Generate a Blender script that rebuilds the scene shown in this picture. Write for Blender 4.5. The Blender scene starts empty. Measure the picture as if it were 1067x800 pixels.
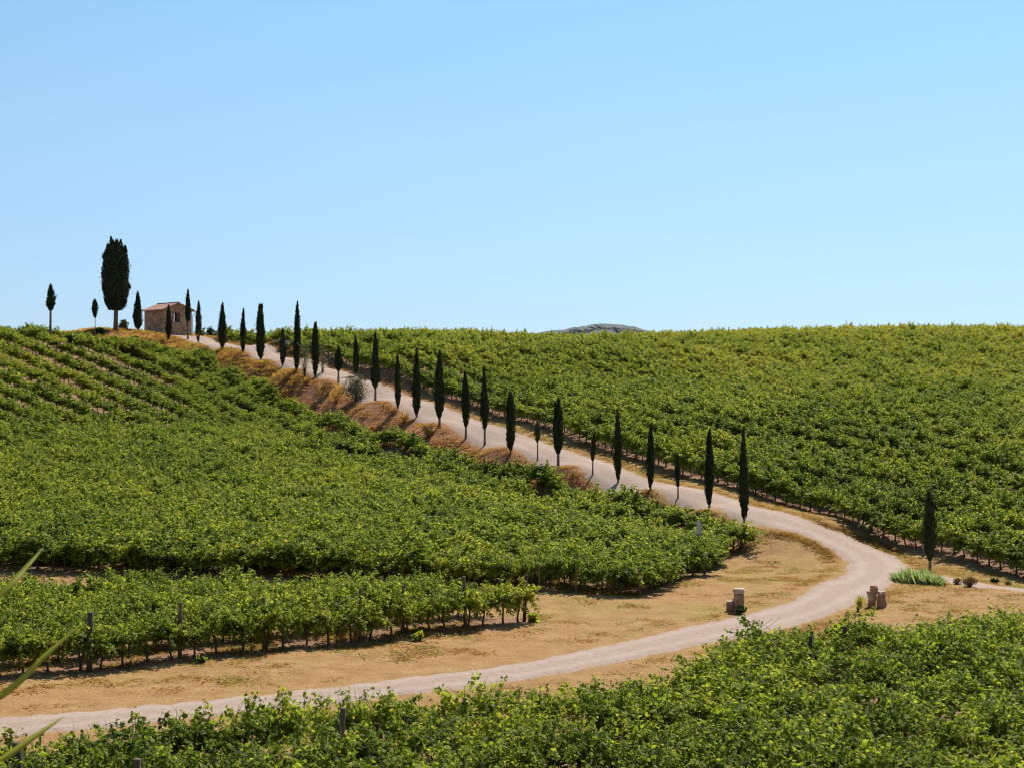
import bpy, bmesh, math, random
import numpy as np
from mathutils import Vector, Matrix

R = math.radians
SC = bpy.context.scene
COL = SC.collection
rng = np.random.default_rng(11)
random.seed(5)

# ------------------------------------------------------------------ camera
F, CX, CY, CZ = 1500.0, 533.5, 400.0, 9.3
cam = bpy.data.cameras.new('camera')
cam_ob = bpy.data.objects.new('camera', cam)
COL.objects.link(cam_ob)
cam.sensor_width = 36
cam.lens = F / 1067 * 36
cam.clip_start = 0.1
cam.clip_end = 20000
cam_ob.location = (0, 0, CZ)
cam_ob.rotation_euler = (R(90), 0, 0)
cam.dof.use_dof = True
cam.dof.focus_distance = 75
cam.dof.aperture_fstop = 14
SC.camera = cam_ob

# ------------------------------------------------------------------ light
SUN_EL, SUN_AZ = R(51), R(27)
world = bpy.data.worlds.new('World')
SC.world = world
world.use_nodes = True
wn = world.node_tree.nodes
sky = wn.new('ShaderNodeTexSky')
sky.sky_type = 'NISHITA'
sky.sun_disc = False
sky.sun_elevation = SUN_EL
sky.sun_rotation = SUN_AZ
sky.altitude = 200
sky.air_density = 1.0
sky.dust_density = 0.0
sky.ozone_density = 1.0
tint = wn.new('ShaderNodeMix')
tint.data_type = 'RGBA'
tint.blend_type = 'MULTIPLY'
tint.inputs[0].default_value = 1.0
# the clear cyan tone of this summer sky, less milky towards the horizon
wtc = wn.new('ShaderNodeTexCoord')
wsep = wn.new('ShaderNodeSeparateXYZ')
world.node_tree.links.new(wtc.outputs['Generated'], wsep.inputs[0])
wr = wn.new('ShaderNodeValToRGB')
el = wr.color_ramp.elements
el[0].position, el[0].color = 0.0, (.46, .60, .95, 1)
el[1].position, el[1].color = 1.0, (.95, 1.04, 1.02, 1)
for p_, c_ in ((.047, (.53, .67, .96)), (.10, (.68, .79, .93)), (.164, (.83, .95, 1.0)), (.26, (.95, 1.13, 1.10)), (.6, (.95, 1.04, 1.02))):
    e_ = el.new(p_); e_.color = (*c_, 1)
world.node_tree.links.new(wsep.outputs[2], wr.inputs[0])
world.node_tree.links.new(wr.outputs[0], tint.inputs[7])
world.node_tree.links.new(sky.outputs[0], tint.inputs[6])
world.node_tree.links.new(tint.outputs[2], wn['Background'].inputs[0])
wn['Background'].inputs[1].default_value = 0.09
sun = bpy.data.lights.new('sun', 'SUN')
sun_ob = bpy.data.objects.new('sun', sun)
COL.objects.link(sun_ob)
sun.energy = 5.0
sun.angle = R(0.53)
sun.color = (1.0, 0.93, 0.82)
sdir = Vector((math.sin(SUN_AZ) * math.cos(SUN_EL), math.cos(SUN_AZ) * math.cos(SUN_EL), math.sin(SUN_EL)))
sun_ob.rotation_euler = sdir.to_track_quat('Z', 'Y').to_euler()
sun_ob.location = (40, 60, 80)
vs = SC.view_settings
vs.view_transform = 'Standard'
vs.look = 'None'
vs.gamma = 1.0
vs.use_curve_mapping = False
vs.exposure = 0.5
SC.cycles.pixel_filter_type = 'BLACKMAN_HARRIS'
SC.cycles.filter_width = 1.15
SC.cycles.max_bounces = 6
SC.cycles.diffuse_bounces = 3
SC.cycles.glossy_bounces = 2
SC.cycles.transmission_bounces = 3
SC.cycles.sample_clamp_indirect = 6


# ------------------------------------------------------------------ helpers
def up(px, py, d):
    """photo position and distance along the view axis -> place in the world"""
    return np.array([(px - CX) / F * d, d, CZ - (py - CY) / F * d])


def tag(o, label=None, cat=None, group=None, kind=None):
    if label: o['label'] = label
    if cat: o['category'] = cat
    if group: o['group'] = group
    if kind: o['kind'] = kind
    return o


def empty(name, loc, rz=0.0):
    o = bpy.data.objects.new(name, None)
    COL.objects.link(o)
    o.location = loc
    o.rotation_euler = (0, 0, rz)
    o.empty_display_size = 0.3
    return o


def link(name, me, parent=None, loc=None):
    o = bpy.data.objects.new(name, me)
    COL.objects.link(o)
    if parent is not None:
        o.parent = parent
    if loc is not None:
        o.location = loc
    return o


class MB:
    """collects vertices and faces of one mesh"""
    def __init__(self):
        self.v, self.f, self.m, self.sm = [], [], [], []
        self.n = 0

    def add(self, v, f, mat=0, smooth=False):
        v = np.asarray(v, float).reshape(-1, 3)
        self.v.append(v)
        n = self.n
        self.f.extend([tuple(int(i) + n for i in q) for q in f])
        self.m.extend([mat] * len(f))
        self.sm.extend([smooth] * len(f))
        self.n += len(v)
        return self

    def box(self, c, s, rot=0.0, mat=0, jit=0.0):
        c = np.array(c, float); s = np.array(s, float) / 2
        k = np.array([[x, y, z] for x in (-1, 1) for y in (-1, 1) for z in (-1, 1)]) * s
        if jit: k = k + rng.normal(0, jit, k.shape)
        ca, sa = math.cos(rot), math.sin(rot)
        k = k @ np.array([[ca, sa, 0], [-sa, ca, 0], [0, 0, 1]])
        self.add(k + c, [(0, 1, 3, 2), (4, 6, 7, 5), (0, 4, 5, 1), (2, 3, 7, 6), (0, 2, 6, 4), (1, 5, 7, 3)], mat)
        return self

    def tube(self, pts, rad, n=7, mat=0, cap=True, smooth=True):
        pts = np.array(pts, float)
        rad = np.broadcast_to(np.array(rad, float), (len(pts),))
        vs_, fs = [], []
        for i, p in enumerate(pts):
            a = pts[max(i - 1, 0)]; b = pts[min(i + 1, len(pts) - 1)]
            t = (b - a) / (np.linalg.norm(b - a) + 1e-9)
            h = np.array([1.0, 0, 0]) if abs(t[0]) < .8 else np.array([0, 1.0, 0])
            u = np.cross(t, h); u /= np.linalg.norm(u)
            w = np.cross(t, u)
            for k in range(n):
                an = 2 * math.pi * k / n
                vs_.append(p + rad[i] * (math.cos(an) * u + math.sin(an) * w))
        for i in range(len(pts) - 1):
            for k in range(n):
                fs.append((i * n + k, i * n + (k + 1) % n, (i + 1) * n + (k + 1) % n, (i + 1) * n + k))
        if cap:
            fs.append(tuple(range(n - 1, -1, -1)))
            fs.append(tuple((len(pts) - 1) * n + k for k in range(n)))
        self.add(vs_, fs, mat, smooth)
        return self

    def mesh(self, name, *mats):
        me = bpy.data.meshes.new(name)
        me.from_pydata(np.concatenate(self.v).tolist(), [], self.f)
        for m in mats: me.materials.append(m)
        me.polygons.foreach_set('material_index', self.m)
        me.polygons.foreach_set('use_smooth', self.sm)
        me.update()
        return me


def quads_mesh(name, V, K, mat, faces):
    """V (n,K,3) per-piece vertices, faces: index tuples in one piece"""
    n = len(V)
    me = bpy.data.meshes.new(name)
    base = (np.arange(n) * K)
    ls, lt, idx = [], [], []
    allf = []
    for f in faces:
        allf.append((base[:, None] + np.array(f)[None, :]))
    counts = np.array([len(f) for f in faces])
    loops = np.concatenate(allf, axis=1).reshape(-1)
    tot = np.tile(counts, n)
    start = np.concatenate([[0], np.cumsum(tot)[:-1]])
    me.vertices.add(n * K)
    me.vertices.foreach_set('co', V.reshape(-1))
    me.loops.add(len(loops))
    me.loops.foreach_set('vertex_index', loops.astype(np.int32))
    me.polygons.add(len(tot))
    me.polygons.foreach_set('loop_start', start.astype(np.int32))
    me.polygons.foreach_set('loop_total', tot.astype(np.int32))
    if mat: me.materials.append(mat)
    me.update(calc_edges=True)
    return me


def nrm(a):
    return a / (np.linalg.norm(a, axis=-1, keepdims=True) + 1e-9)


# value noise for shapes
_T = np.random.default_rng(3).random((256, 256))


def vnoise(x, y):
    x = np.asarray(x, float); y = np.asarray(y, float)
    xi = np.floor(x).astype(int); yi = np.floor(y).astype(int)
    fx = x - xi; fy = y - yi
    fx = fx * fx * (3 - 2 * fx); fy = fy * fy * (3 - 2 * fy)
    g = lambda a, b: _T[a % 256, b % 256]
    return (g(xi, yi) * (1 - fx) + g(xi + 1, yi) * fx) * (1 - fy) + (g(xi, yi + 1) * (1 - fx) + g(xi + 1, yi + 1) * fx) * fy


# ------------------------------------------------------------------ materials
def mat_new(name):
    m = bpy.data.materials.new(name)
    m.use_nodes = True
    nt = m.node_tree
    b = nt.nodes['Principled BSDF']
    return m, nt, b


def ramp(nt, fac, stops):
    r = nt.nodes.new('ShaderNodeValToRGB')
    el = r.color_ramp.elements
    el[0].position, el[0].color = stops[0][0], (*stops[0][1], 1)
    el[1].position, el[1].color = stops[-1][0], (*stops[-1][1], 1)
    for p, c in stops[1:-1]:
        e = el.new(p); e.color = (*c, 1)
    nt.links.new(fac, r.inputs[0])
    return r.outputs[0]


def noise(nt, scale, detail=4, rough=.6, vec=None, out=0):
    n = nt.nodes.new('ShaderNodeTexNoise')
    n.inputs['Scale'].default_value = scale
    n.inputs['Detail'].default_value = detail
    n.inputs['Roughness'].default_value = rough
    if vec is not None: nt.links.new(vec, n.inputs['Vector'])
    return n.outputs[out]


def mixc(nt, fac, a, b, mode='MIX'):
    n = nt.nodes.new('ShaderNodeMix')
    n.data_type = 'RGBA'
    n.blend_type = mode
    for s, v in ((0, fac), (6, a), (7, b)):
        if isinstance(v, (int, float)): n.inputs[s].default_value = v
        elif isinstance(v, tuple): n.inputs[s].default_value = (*v, 1)
        else: nt.links.new(v, n.inputs[s])
    return n.outputs[2]


def math_(nt, op, a, b=0.0, clamp=False):
    n = nt.nodes.new('ShaderNodeMath')
    n.operation = op
    n.use_clamp = clamp
    for i, v in enumerate((a, b)):
        if isinstance(v, (int, float)): n.inputs[i].default_value = v
        else: nt.links.new(v, n.inputs[i])
    return n.outputs[0]


def position(nt):
    return nt.nodes.new('ShaderNodeNewGeometry').outputs['Position']


def bump(nt, b, h, strength, dist):
    n = nt.nodes.new('ShaderNodeBump')
    n.inputs['Strength'].default_value = strength
    n.inputs['Distance'].default_value = dist
    nt.links.new(h, n.inputs['Height'])
    nt.links.new(n.outputs[0], b.inputs['Normal'])


def leaf_mat(name, stops, transl=.35, tint=None, rough=.5, big=.07, spec=.35, trans_gain=1.4, clump=0.0, upslope=0.0):
    """foliage: colour differs leaf by leaf, plant by plant and slowly across the place"""
    m, nt, b = mat_new(name)
    g = nt.nodes.new('ShaderNodeNewGeometry')
    oi = nt.nodes.new('ShaderNodeObjectInfo')
    n = noise(nt, big, 3, .6, g.outputs['Position'])
    a = math_(nt, 'MULTIPLY', g.outputs['Random Per Island'], .55)
    c = math_(nt, 'MULTIPLY', oi.outputs['Random'], .22)
    d = math_(nt, 'MULTIPLY_ADD', n, .9)
    nt.nodes[-1].inputs[2].default_value = -.36
    s = math_(nt, 'ADD', math_(nt, 'ADD', a, c), d)
    n2 = math_(nt, 'MULTIPLY', math_(nt, 'SUBTRACT', noise(nt, .9, 3, .6, g.outputs['Position']), .5), clump)  # light tops and dark hollows of the canopy, put into the leaf colour
    s = math_(nt, 'ADD', s, n2)
    if upslope:
        sp = nt.nodes.new('ShaderNodeSeparateXYZ'); nt.links.new(g.outputs['Position'], sp.inputs[0])
        mr = nt.nodes.new('ShaderNodeMapRange'); nt.links.new(math_(nt, 'ADD', sp.outputs[1], math_(nt, 'MULTIPLY', sp.outputs[0], .9)), mr.inputs[0])
        mr.inputs[1].default_value = 120; mr.inputs[2].default_value = 225; mr.inputs[3].default_value = 0; mr.inputs[4].default_value = upslope
        s = math_(nt, 'ADD', s, mr.outputs[0])
    s = math_(nt, 'ADD', s, 0.0, True)
    col = ramp(nt, s, stops)
    if tint:   # a few turned leaves
        t = math_(nt, 'GREATER_THAN', g.outputs['Random Per Island'], tint[0])
        col = mixc(nt, t, col, tint[1])
    nt.links.new(col, b.inputs['Base Color'])
    b.inputs['Roughness'].default_value = rough
    b.inputs['Specular IOR Level'].default_value = spec
    tr = nt.nodes.new('ShaderNodeBsdfTranslucent')
    tc = mixc(nt, 1.0, col, (trans_gain, trans_gain * 1.05, trans_gain * .5), 'MULTIPLY')
    nt.links.new(tc, tr.inputs['Color'])
    ms = nt.nodes.new('ShaderNodeMixShader')
    ms.inputs[0].default_value = transl
    nt.links.new(b.outputs[0], ms.inputs[1])
    nt.links.new(tr.outputs[0], ms.inputs[2])
    nt.links.new(ms.outputs[0], nt.nodes['Material Output'].inputs[0])
    return m


M = {}
M['vine'] = leaf_mat('vine_leaf', [(0, (.030, .048, .010)), (.25, (.090, .130, .018)), (.55, (.205, .242, .032)),
                                   (.85, (.310, .300, .042)), (1, (.36, .29, .052))], .48, (.992, (.30, .20, .05)), rough=.58, spec=.10, trans_gain=1.85, clump=.85, upslope=.28)
M['cypress'] = leaf_mat('cypress_leaf', [(0, (.014, .021, .009)), (.5, (.030, .040, .016)), (1, (.080, .088, .030))], .22, None, .65, .3, .2, 1.0)
M['cypress_dry'] = leaf_mat('cypress_dry_leaf', [(0, (.02, .024, .012)), (.5, (.05, .055, .025)), (1, (.12, .10, .05))], .15, None, .7, .3, .2, 1.0)
M['olive'] = leaf_mat('olive_leaf', [(0, (.06, .075, .035)), (.5, (.115, .12, .055)), (1, (.2, .19, .09))], .25, None, .6, .3, .3, 1.1)
M['bush'] = leaf_mat('bush_leaf', [(0, (.025, .05, .018)), (.5, (.05, .085, .028)), (1, (.09, .13, .045))], .25, None, .55, .2, .3, 1.2)
M['silver'] = leaf_mat('silver_leaf', [(0, (.09, .12, .08)), (.5, (.14, .18, .11)), (1, (.24, .27, .17))], .25, None, .5, .3, .4, 1.0)
M['reed'] = leaf_mat('reed_leaf', [(0, (.14, .20, .09)), (.5, (.30, .37, .20)), (1, (.55, .58, .40))], .5, None, .4, .3, .4, 1.3)
M['dry'] = leaf_mat('dry_grass_blade', [(0, (.29, .15, .06)), (.45, (.38, .21, .085)), (.75, (.46, .29, .12)), (1, (.42, .34, .13))], .5, None, .7, .12, .1, 1.7)
M['bank_grass'] = leaf_mat('bank_grass_blade', [(0, (.24, .10, .045)), (.45, (.36, .175, .078)), (.8, (.45, .25, .115)), (1, (.46, .33, .14))], .5, None, .7, .12, .1, 1.6)
M['dry_bush'] = leaf_mat('dry_bush_twig', [(0, (.13, .07, .035)), (.5, (.22, .12, .06)), (1, (.33, .2, .1))], .2, None, .7, .3, .2, 1.0)
M['green_tuft'] = leaf_mat('green_grass_blade', [(0, (.2, .18, .05)), (.5, (.3, .25, .07)), (1, (.40, .32, .10))], .5, None, .6, .12, .1, 1.7)
M['blade'] = leaf_mat('near_blade', [(0, (.34, .36, .04)), (1, (.42, .43, .06))], .5, None, .4, .3, .4, 1.2)


def bark_mat(name, c1, c2, scale=14):
    m, nt, b = mat_new(name)
    tc = nt.nodes.new('ShaderNodeTexCoord')
    mp = nt.nodes.new('ShaderNodeMapping')
    mp.inputs['Scale'].default_value = (1, 1, .2)
    nt.links.new(tc.outputs['Object'], mp.inputs[0])
    n = noise(nt, scale, 6, .7, mp.outputs[0])
    nt.links.new(ramp(nt, n, [(.3, c1), (.7, c2)]), b.inputs['Base Color'])
    b.inputs['Roughness'].default_value = .9
    bump(nt, b, n, .6, .02)
    return m


M['bark'] = bark_mat('cypress_bark', (.10, .065, .045), (.22, .15, .105))
M['vine_bark'] = bark_mat('vine_bark', (.035, .024, .018), (.10, .07, .05), 25)
M['post'] = bark_mat('weathered_post', (.085, .05, .027), (.20, .13, .075), 18)
M['dark_post'] = bark_mat('dark_post', (.035, .028, .022), (.09, .07, .055), 18)


def ground_mat():
    m, nt, b = mat_new('dry_ground')
    p = position(nt)
    at = nt.nodes.new('ShaderNodeAttribute')
    at.attribute_name = 'zone'
    sep = nt.nodes.new('ShaderNodeSeparateColor')
    nt.links.new(at.outputs['Color'], sep.inputs[0])
    n1 = noise(nt, .22, 5, .65, p)
    n2 = noise(nt, 1.1, 6, .7, p)
    n3 = noise(nt, 9, 5, .7, p)
    straw = ramp(nt, n2, [(.25, (.26, .14, .058)), (.45, (.345, .195, .083)), (.6, (.39, .24, .105)), (.8, (.44, .30, .14))])
    green = ramp(nt, n2, [(.3, (.26, .185, .055)), (.6, (.35, .25, .08)), (.8, (.39, .30, .10))])
    gf = math_(nt, 'ADD', n1, math_(nt, 'MULTIPLY', n2, .25))
    gf = math_(nt, 'ADD', gf, math_(nt, 'MULTIPLY', sep.outputs['Blue'], .4))
    gf = ramp(nt, gf, [(.70, (0, 0, 0)), (.98, (1, 1, 1))])
    grass = mixc(nt, gf, straw, green)
    # earth laid bare in spots
    bare = ramp(nt, noise(nt, .55, 6, .72, p), [(.60, (0, 0, 0)), (.70, (1, 1, 1))])
    grass = mixc(nt, math_(nt, 'MULTIPLY', bare, .45), grass, (.27, .145, .085))
    bank = ramp(nt, n2, [(.25, (.20, .085, .045)), (.45, (.34, .155, .075)), (.65, (.41, .20, .095)), (.85, (.46, .27, .13))])
    soil = ramp(nt, n3, [(.25, (.17, .093, .055)), (.5, (.265, .150, .092)), (.75, (.36, .225, .145))])
    e = math_(nt, 'MULTIPLY', math_(nt, 'SUBTRACT', n2, .5), 1.3)
    fb = ramp(nt, math_(nt, 'ADD', sep.outputs['Green'], e), [(.35, (0, 0, 0)), (.65, (1, 1, 1))])
    fs = ramp(nt, math_(nt, 'ADD', sep.outputs['Red'], e), [(.35, (0, 0, 0)), (.65, (1, 1, 1))])
    c = mixc(nt, fb, grass, bank)
    c = mixc(nt, fs, c, soil)
    c = mixc(nt, 1.0, c, ramp(nt, n3, [(.2, (.62, .62, .62)), (.75, (1.2, 1.2, 1.2))]), 'MULTIPLY')
    n4 = noise(nt, 34, 3, .8, p)
    c = mixc(nt, 1.0, c, ramp(nt, n4, [(.3, (.7, .68, .64)), (.65, (1.15, 1.15, 1.15))]), 'MULTIPLY')
    nt.links.new(c, b.inputs['Base Color'])
    b.inputs['Roughness'].default_value = .95
    b.inputs['Specular IOR Level'].default_value = .1
    h = math_(nt, 'ADD', n2, math_(nt, 'MULTIPLY', n3, .35))
    bump(nt, b, h, .9, .18)
    return m


def road_mat():
    m, nt, b = mat_new('pale_gravel')
    p = position(nt)
    uv = nt.nodes.new('ShaderNodeUVMap')
    sep = nt.nodes.new('ShaderNodeSeparateXYZ')
    nt.links.new(uv.outputs[0], sep.inputs[0])
    n1 = noise(nt, .6, 5, .6, p)
    n2 = noise(nt, 5, 6, .75, p)
    n3 = noise(nt, 26, 3, .8, p)
    c = ramp(nt, n2, [(.25, (.25, .178, .14)), (.5, (.36, .268, .213)), (.75, (.46, .362, .30))])
    # wheel tracks: paler, worn; middle and edges with dust and straw
    t = math_(nt, 'ABSOLUTE', math_(nt, 'SUBTRACT', math_(nt, 'ABSOLUTE', math_(nt, 'SUBTRACT', sep.outputs[1], .5)), .23))
    t = math_(nt, 'ADD', t, math_(nt, 'MULTIPLY', math_(nt, 'SUBTRACT', n1, .5), .16))
    tf = ramp(nt, t, [(.03, (1, 1, 1)), (.14, (0, 0, 0))])
    c = mixc(nt, math_(nt, 'MULTIPLY', tf, .45), c, (.44, .355, .30))
    d = ramp(nt, n1, [(.45, (0, 0, 0)), (.65, (1, 1, 1))])
    c = mixc(nt, math_(nt, 'MULTIPLY', d, .35), c, (.36, .24, .165))
    sp = ramp(nt, n3, [(.62, (0, 0, 0)), (.72, (1, 1, 1))])
    c = mixc(nt, math_(nt, 'MULTIPLY', sp, .55), c, (.62, .53, .46))
    nt.links.new(c, b.inputs['Base Color'])
    b.inputs['Roughness'].default_value = .95
    b.inputs['Specular IOR Level'].default_value = .1
    bump(nt, b, math_(nt, 'ADD', n2, math_(nt, 'MULTIPLY', n3, .6)), .8, .06)
    return m


def stone_mat(name, dark, mid, light, scale=5.0, zs=1.6, coord='Object'):
    m, nt, b = mat_new(name)
    tc = nt.nodes.new('ShaderNodeTexCoord')
    mp = nt.nodes.new('ShaderNodeMapping')
    mp.inputs['Scale'].default_value = (1, 1, zs)
    nt.links.new(tc.outputs[coord], mp.inputs[0])
    dis = nt.nodes.new('ShaderNodeVectorMath')
    nz = noise(nt, 4, 3, .6, mp.outputs[0], 1)
    sc_ = nt.nodes.new('ShaderNodeVectorMath'); sc_.operation = 'SCALE'
    sc_.inputs['Scale'].default_value = .12
    nt.links.new(nz, sc_.inputs[0])
    nt.links.new(mp.outputs[0], dis.inputs[0]); nt.links.new(sc_.outputs[0], dis.inputs[1])
    v = nt.nodes.new('ShaderNodeTexVoronoi'); v.inputs['Scale'].default_value = scale
    nt.links.new(dis.outputs[0], v.inputs['Vector'])
    ve = nt.nodes.new('ShaderNodeTexVoronoi'); ve.feature = 'DISTANCE_TO_EDGE'; ve.inputs['Scale'].default_value = scale
    nt.links.new(dis.outputs[0], ve.inputs['Vector'])
    s2 = nt.nodes.new('ShaderNodeSeparateColor')
    nt.links.new(v.outputs['Color'], s2.inputs[0])
    c = ramp(nt, s2.outputs[0], [(.1, dark), (.5, mid), (.9, light)])
    n = noise(nt, 12, 5, .7, mp.outputs[0])
    c = mixc(nt, 1, c, ramp(nt, n, [(.25, (.6, .6, .6)), (.75, (1.15, 1.15, 1.15))]), 'MULTIPLY')
    jf = ramp(nt, ve.outputs['Distance'], [(.02, (1, 1, 1)), (.07, (0, 0, 0))])
    c = mixc(nt, math_(nt, 'MULTIPLY', jf, .6), c, (.30, .24, .18))
    nt.links.new(c, b.inputs['Base Color'])
    b.inputs['Roughness'].default_value = .9
    bump(nt, b, math_(nt, 'ADD', math_(nt, 'MINIMUM', ve.outputs['Distance'], .12), math_(nt, 'MULTIPLY', n, .05)), .9, .25)
    return m


def plain(name, c, rough=.6, metal=0.0, var=.25, scale=8):
    m, nt, b = mat_new(name)
    tc = nt.nodes.new('ShaderNodeTexCoord')
    n = noise(nt, scale, 4, .6, tc.outputs['Object'])
    lo = tuple(x * (1 - var) for x in c); hi = tuple(min(1, x * (1 + var)) for x in c)
    nt.links.new(ramp(nt, n, [(.3, lo), (.7, hi)]), b.inputs['Base Color'])
    b.inputs['Roughness'].default_value = rough
    b.inputs['Metallic'].default_value = metal
    return m


M['ground'] = ground_mat()
M['road'] = road_mat()
M['wall'] = stone_mat('rubble_stone', (.33, .155, .075), (.52, .285, .155), (.64, .42, .25), 3.2, 1.7)
M['pillar'] = stone_mat('rough_tufa', (.34, .165, .08), (.50, .275, .135), (.62, .40, .22), 2.6, 1.0)
M['cap'] = plain('pale_cap_stone', (.44, .34, .25), .9, 0, .25, 7)
M['pale_stone'] = plain('pale_limestone', (.60, .55, .48), .9, 0, .2, 5)
M['tile'] = plain('terracotta', (.50, .28, .20), .85, 0, .32, 5)
M['ridge'] = plain('dark_ridge_tile', (.20, .13, .10), .9, 0, .3, 5)
M['frame'] = plain('grey_wood', (.10, .085, .07), .8, 0, .3, 9)
M['gutter'] = plain('pale_metal', (.55, .56, .56), .4, .6, .08, 4)
M['plate'] = plain('grey_plate', (.36, .37, .44), .5, .2, .1, 5)
M['mark'] = plain('pale_paint', (.62, .63, .66), .6, 0, .1, 5)
M['pole'] = plain('dark_pole', (.06, .055, .05), .6, .4, .2, 5)
M['slab'] = plain('grey_slab', (.20, .18, .19), .9, 0, .2, 5)

# ------------------------------------------------------------------ where the road runs
_low = np.array([(150, 349.5), (180, 353), (228, 364), (281, 376), (342, 394), (400, 417), (461, 442), (531, 467), (600, 485), (676, 508), (737, 527), (800, 549)], float)
_upp = np.array([(185, 350), (205, 353), (231, 356), (281, 363), (337, 380), (387, 399), (450, 421), (506, 440), (552, 454), (600, 472), (638, 485), (676, 497), (752, 517), (802, 534), (850, 546)], float)
low = lambda x: np.interp(x, _low[:, 0], _low[:, 1])
upp = lambda x: np.interp(x, _upp[:, 0], _upp[:, 1])
Dlow = lambda x: 1 / (.01242 + (x - 800) * 1.132e-5)
flat = lambda y: 13950.0 / (y - 400)

roadL, roadR = [], []
for (a, b) in [((-260, 772), (-260, 795)), ((-80, 757), (-80, 778)), ((0, 748), (0, 768)), ((125, 737), (125, 757)), ((250, 725), (250, 743)), ((400, 708), (400, 728)),
               ((560, 686), (560, 707)), ((690, 658), (694, 680)), ((783, 637), (800, 660)), ((825, 624), (860, 643))]:
    roadL.append(up(*a, flat(a[1]))); roadR.append(up(*b, flat(b[1])))
for (a, da), (b, db) in [(((850, 608), flat(608)), ((905, 624), flat(624))), (((876, 599.5), flat(599.5)), ((938, 605), flat(605))), (((882, 592), 72.7), ((949, 592), 73)),
                         (((874, 581.5), 75.3), ((937, 582), 76.6)), (((858, 569), 77.2), ((918, 572), 79)), (((832, 557.5), 79.0), ((890, 560), 81.2))]:
    roadL.append(up(*a, da)); roadR.append(up(*b, db))
for x in (800, 740, 676, 600, 531, 461, 400, 342, 310, 281, 258, 235, 214, 195):
    d = float(Dlow(x)); l = up(x, float(low(x)), d)
    rx, ry = l[0] + 3.3, d + 1.84
    xp = CX + rx / ry * F
    rp = up(xp, float(upp(xp)), ry)
    m_ = .5 * (l[2] + rp[2])                      # nearly level across
    l[2] = .6 * m_ + .4 * l[2]; rp[2] = .6 * m_ + .4 * rp[2]
    roadL.append(l); roadR.append(rp)
roadL.append(up(160, 349.5, 186)); roadR.append(up(183, 350, 189))
roadL.append(up(100, 348, 196)); roadR.append(up(120, 347, 199))
roadL = np.array(roadL); roadR = np.array(roadR)

# foot of the bank = first row of the left hillside field; base of the right field
footU = np.array([up(px, py, d)[:2].tolist() + [up(px, py, d)[2] - 2.05] for px, py, d in
                  [(118, 347, 170), (140, 347.5, 173.5), (160, 351, 173), (180, 357, 171), (200, 366, 167), (228, 381, 156.5), (256, 394, 148), (293, 411, 137.5), (332, 428, 127.5), (382, 443, 118.5), (450, 461, 110), (490, 470, 105), (531, 481, 101), (585, 496, 95.5), (640, 509, 90.5), (690, 522, 86), (740, 537, 81.5)]])
footU = np.vstack([footU, up(775, 574, 78)])
baseR = []
for px, py in ((235, 351.5), (300, 357.5), (337, 368), (400, 384), (476, 416), (540, 437), (600, 455), (660, 476), (726, 498), (800, 519)):
    rr = 1 / np.interp(px, CX + roadR[16:-2, 0][::-1] / roadR[16:-2, 1][::-1] * F, 1 / roadR[16:-2, 1][::-1])
    baseR.append(up(px, py, rr + 5))
baseR += [up(850, 533, 88), up(900, 548, 83), up(980, 573, 77), up(1067, 600, 71.3), up(1150, 622, 67)]
baseR = np.array(baseR)

# ------------------------------------------------------------------ terrain
C = []
for x in (-32, -18, -6, 6, 18, 30, 46):
    for y, z in ((27, .0), (34, 0), (44, 0), (54, 0), (61, 0)):
        C.append((x, y, z))
for x in (-60, -30, 0, 30, 60):
    for y, z in ((-6, 7.9), (0, 7.6), (4, 6.8), (10, 4.2), (17, 1.5), (22, .3)):
        C.append((x, y, z))
for px, py, d in [(-150, 590, 74), (0, 590, 73.5), (200, 597, 71), (430, 606, 67.7), (560, 615, 65), (665, 620, 63.4), (760, 580, 77.2), (900, 604, 68.4), (1000, 606, 67.7), (1067, 614, 65.2), (1200, 625, 62),
                  (820, 590, 73.6), (780, 610, 66)]:
    C.append(tuple(up(px, py, d)))
for px, z, d in [(-150, -6, 100), (-150, 1, 130), (-150, 3.6, 150), (0, -6.4, 100), (0, -3.2, 115), (0, .2, 130), (0, 2.3, 141), (0, 3.8, 150), (100, -6.8, 100), (100, -4.2, 120), (100, -.5, 140), (100, 1.9, 153), (100, 3.7, 165),
                 (200, -7.3, 100), (200, -5.0, 120), (200, -2.2, 140), (320, -7.8, 95), (320, -6.3, 112), (450, -8.3, 90), (580, -8.8, 80)]:
    C.append(((px - CX) / F * d, d, CZ + z))
for px, py, d in [(52, 356, 159), (52, 350, 168), (99, 350, 171), (121, 347, 176.5), (143, 345, 181), (175, 349.7, 186), (148, 346, 190), (200, 350.5, 190), (-100, 353, 161), (0, 354, 160), (0, 350, 172), (-100, 350, 172), (0, 351, 198), (-60, 351, 198), (75, 360, 164), (75, 350, 172), (75, 350, 188), (45, 350, 192), (100, 348, 186), (112, 347.5, 174)]:
    C.append(tuple(up(px, py, d)))
for px, py, d in [(250, 352.5, 186), (330, 344, 178), (430, 345, 182), (560, 344, 186), (700, 337.5, 190), (860, 332, 190), (1067, 332, 190), (1250, 342, 190)]:
    p = up(px, py, d); C.append((p[0], p[1], p[2] - 2.75))
for px, z, d in [(600, -.5, 140), (800, -.2, 140), (800, -4.4, 108), (1000, .0, 140), (1000, -5.0, 100), (1200, .2, 140), (1200, -6.5, 88)]:
    C.append(((px - CX) / F * d, d, CZ + z))
for x in (-130, -90, -50, -10, 30, 70, 110):
    C.append((x, 240, 11.0)); C.append((x, 290, 4.0))
for i in range(0, len(roadL), 1):
    C.append(tuple(roadL[i])); C.append(tuple(roadR[i]))
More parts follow.
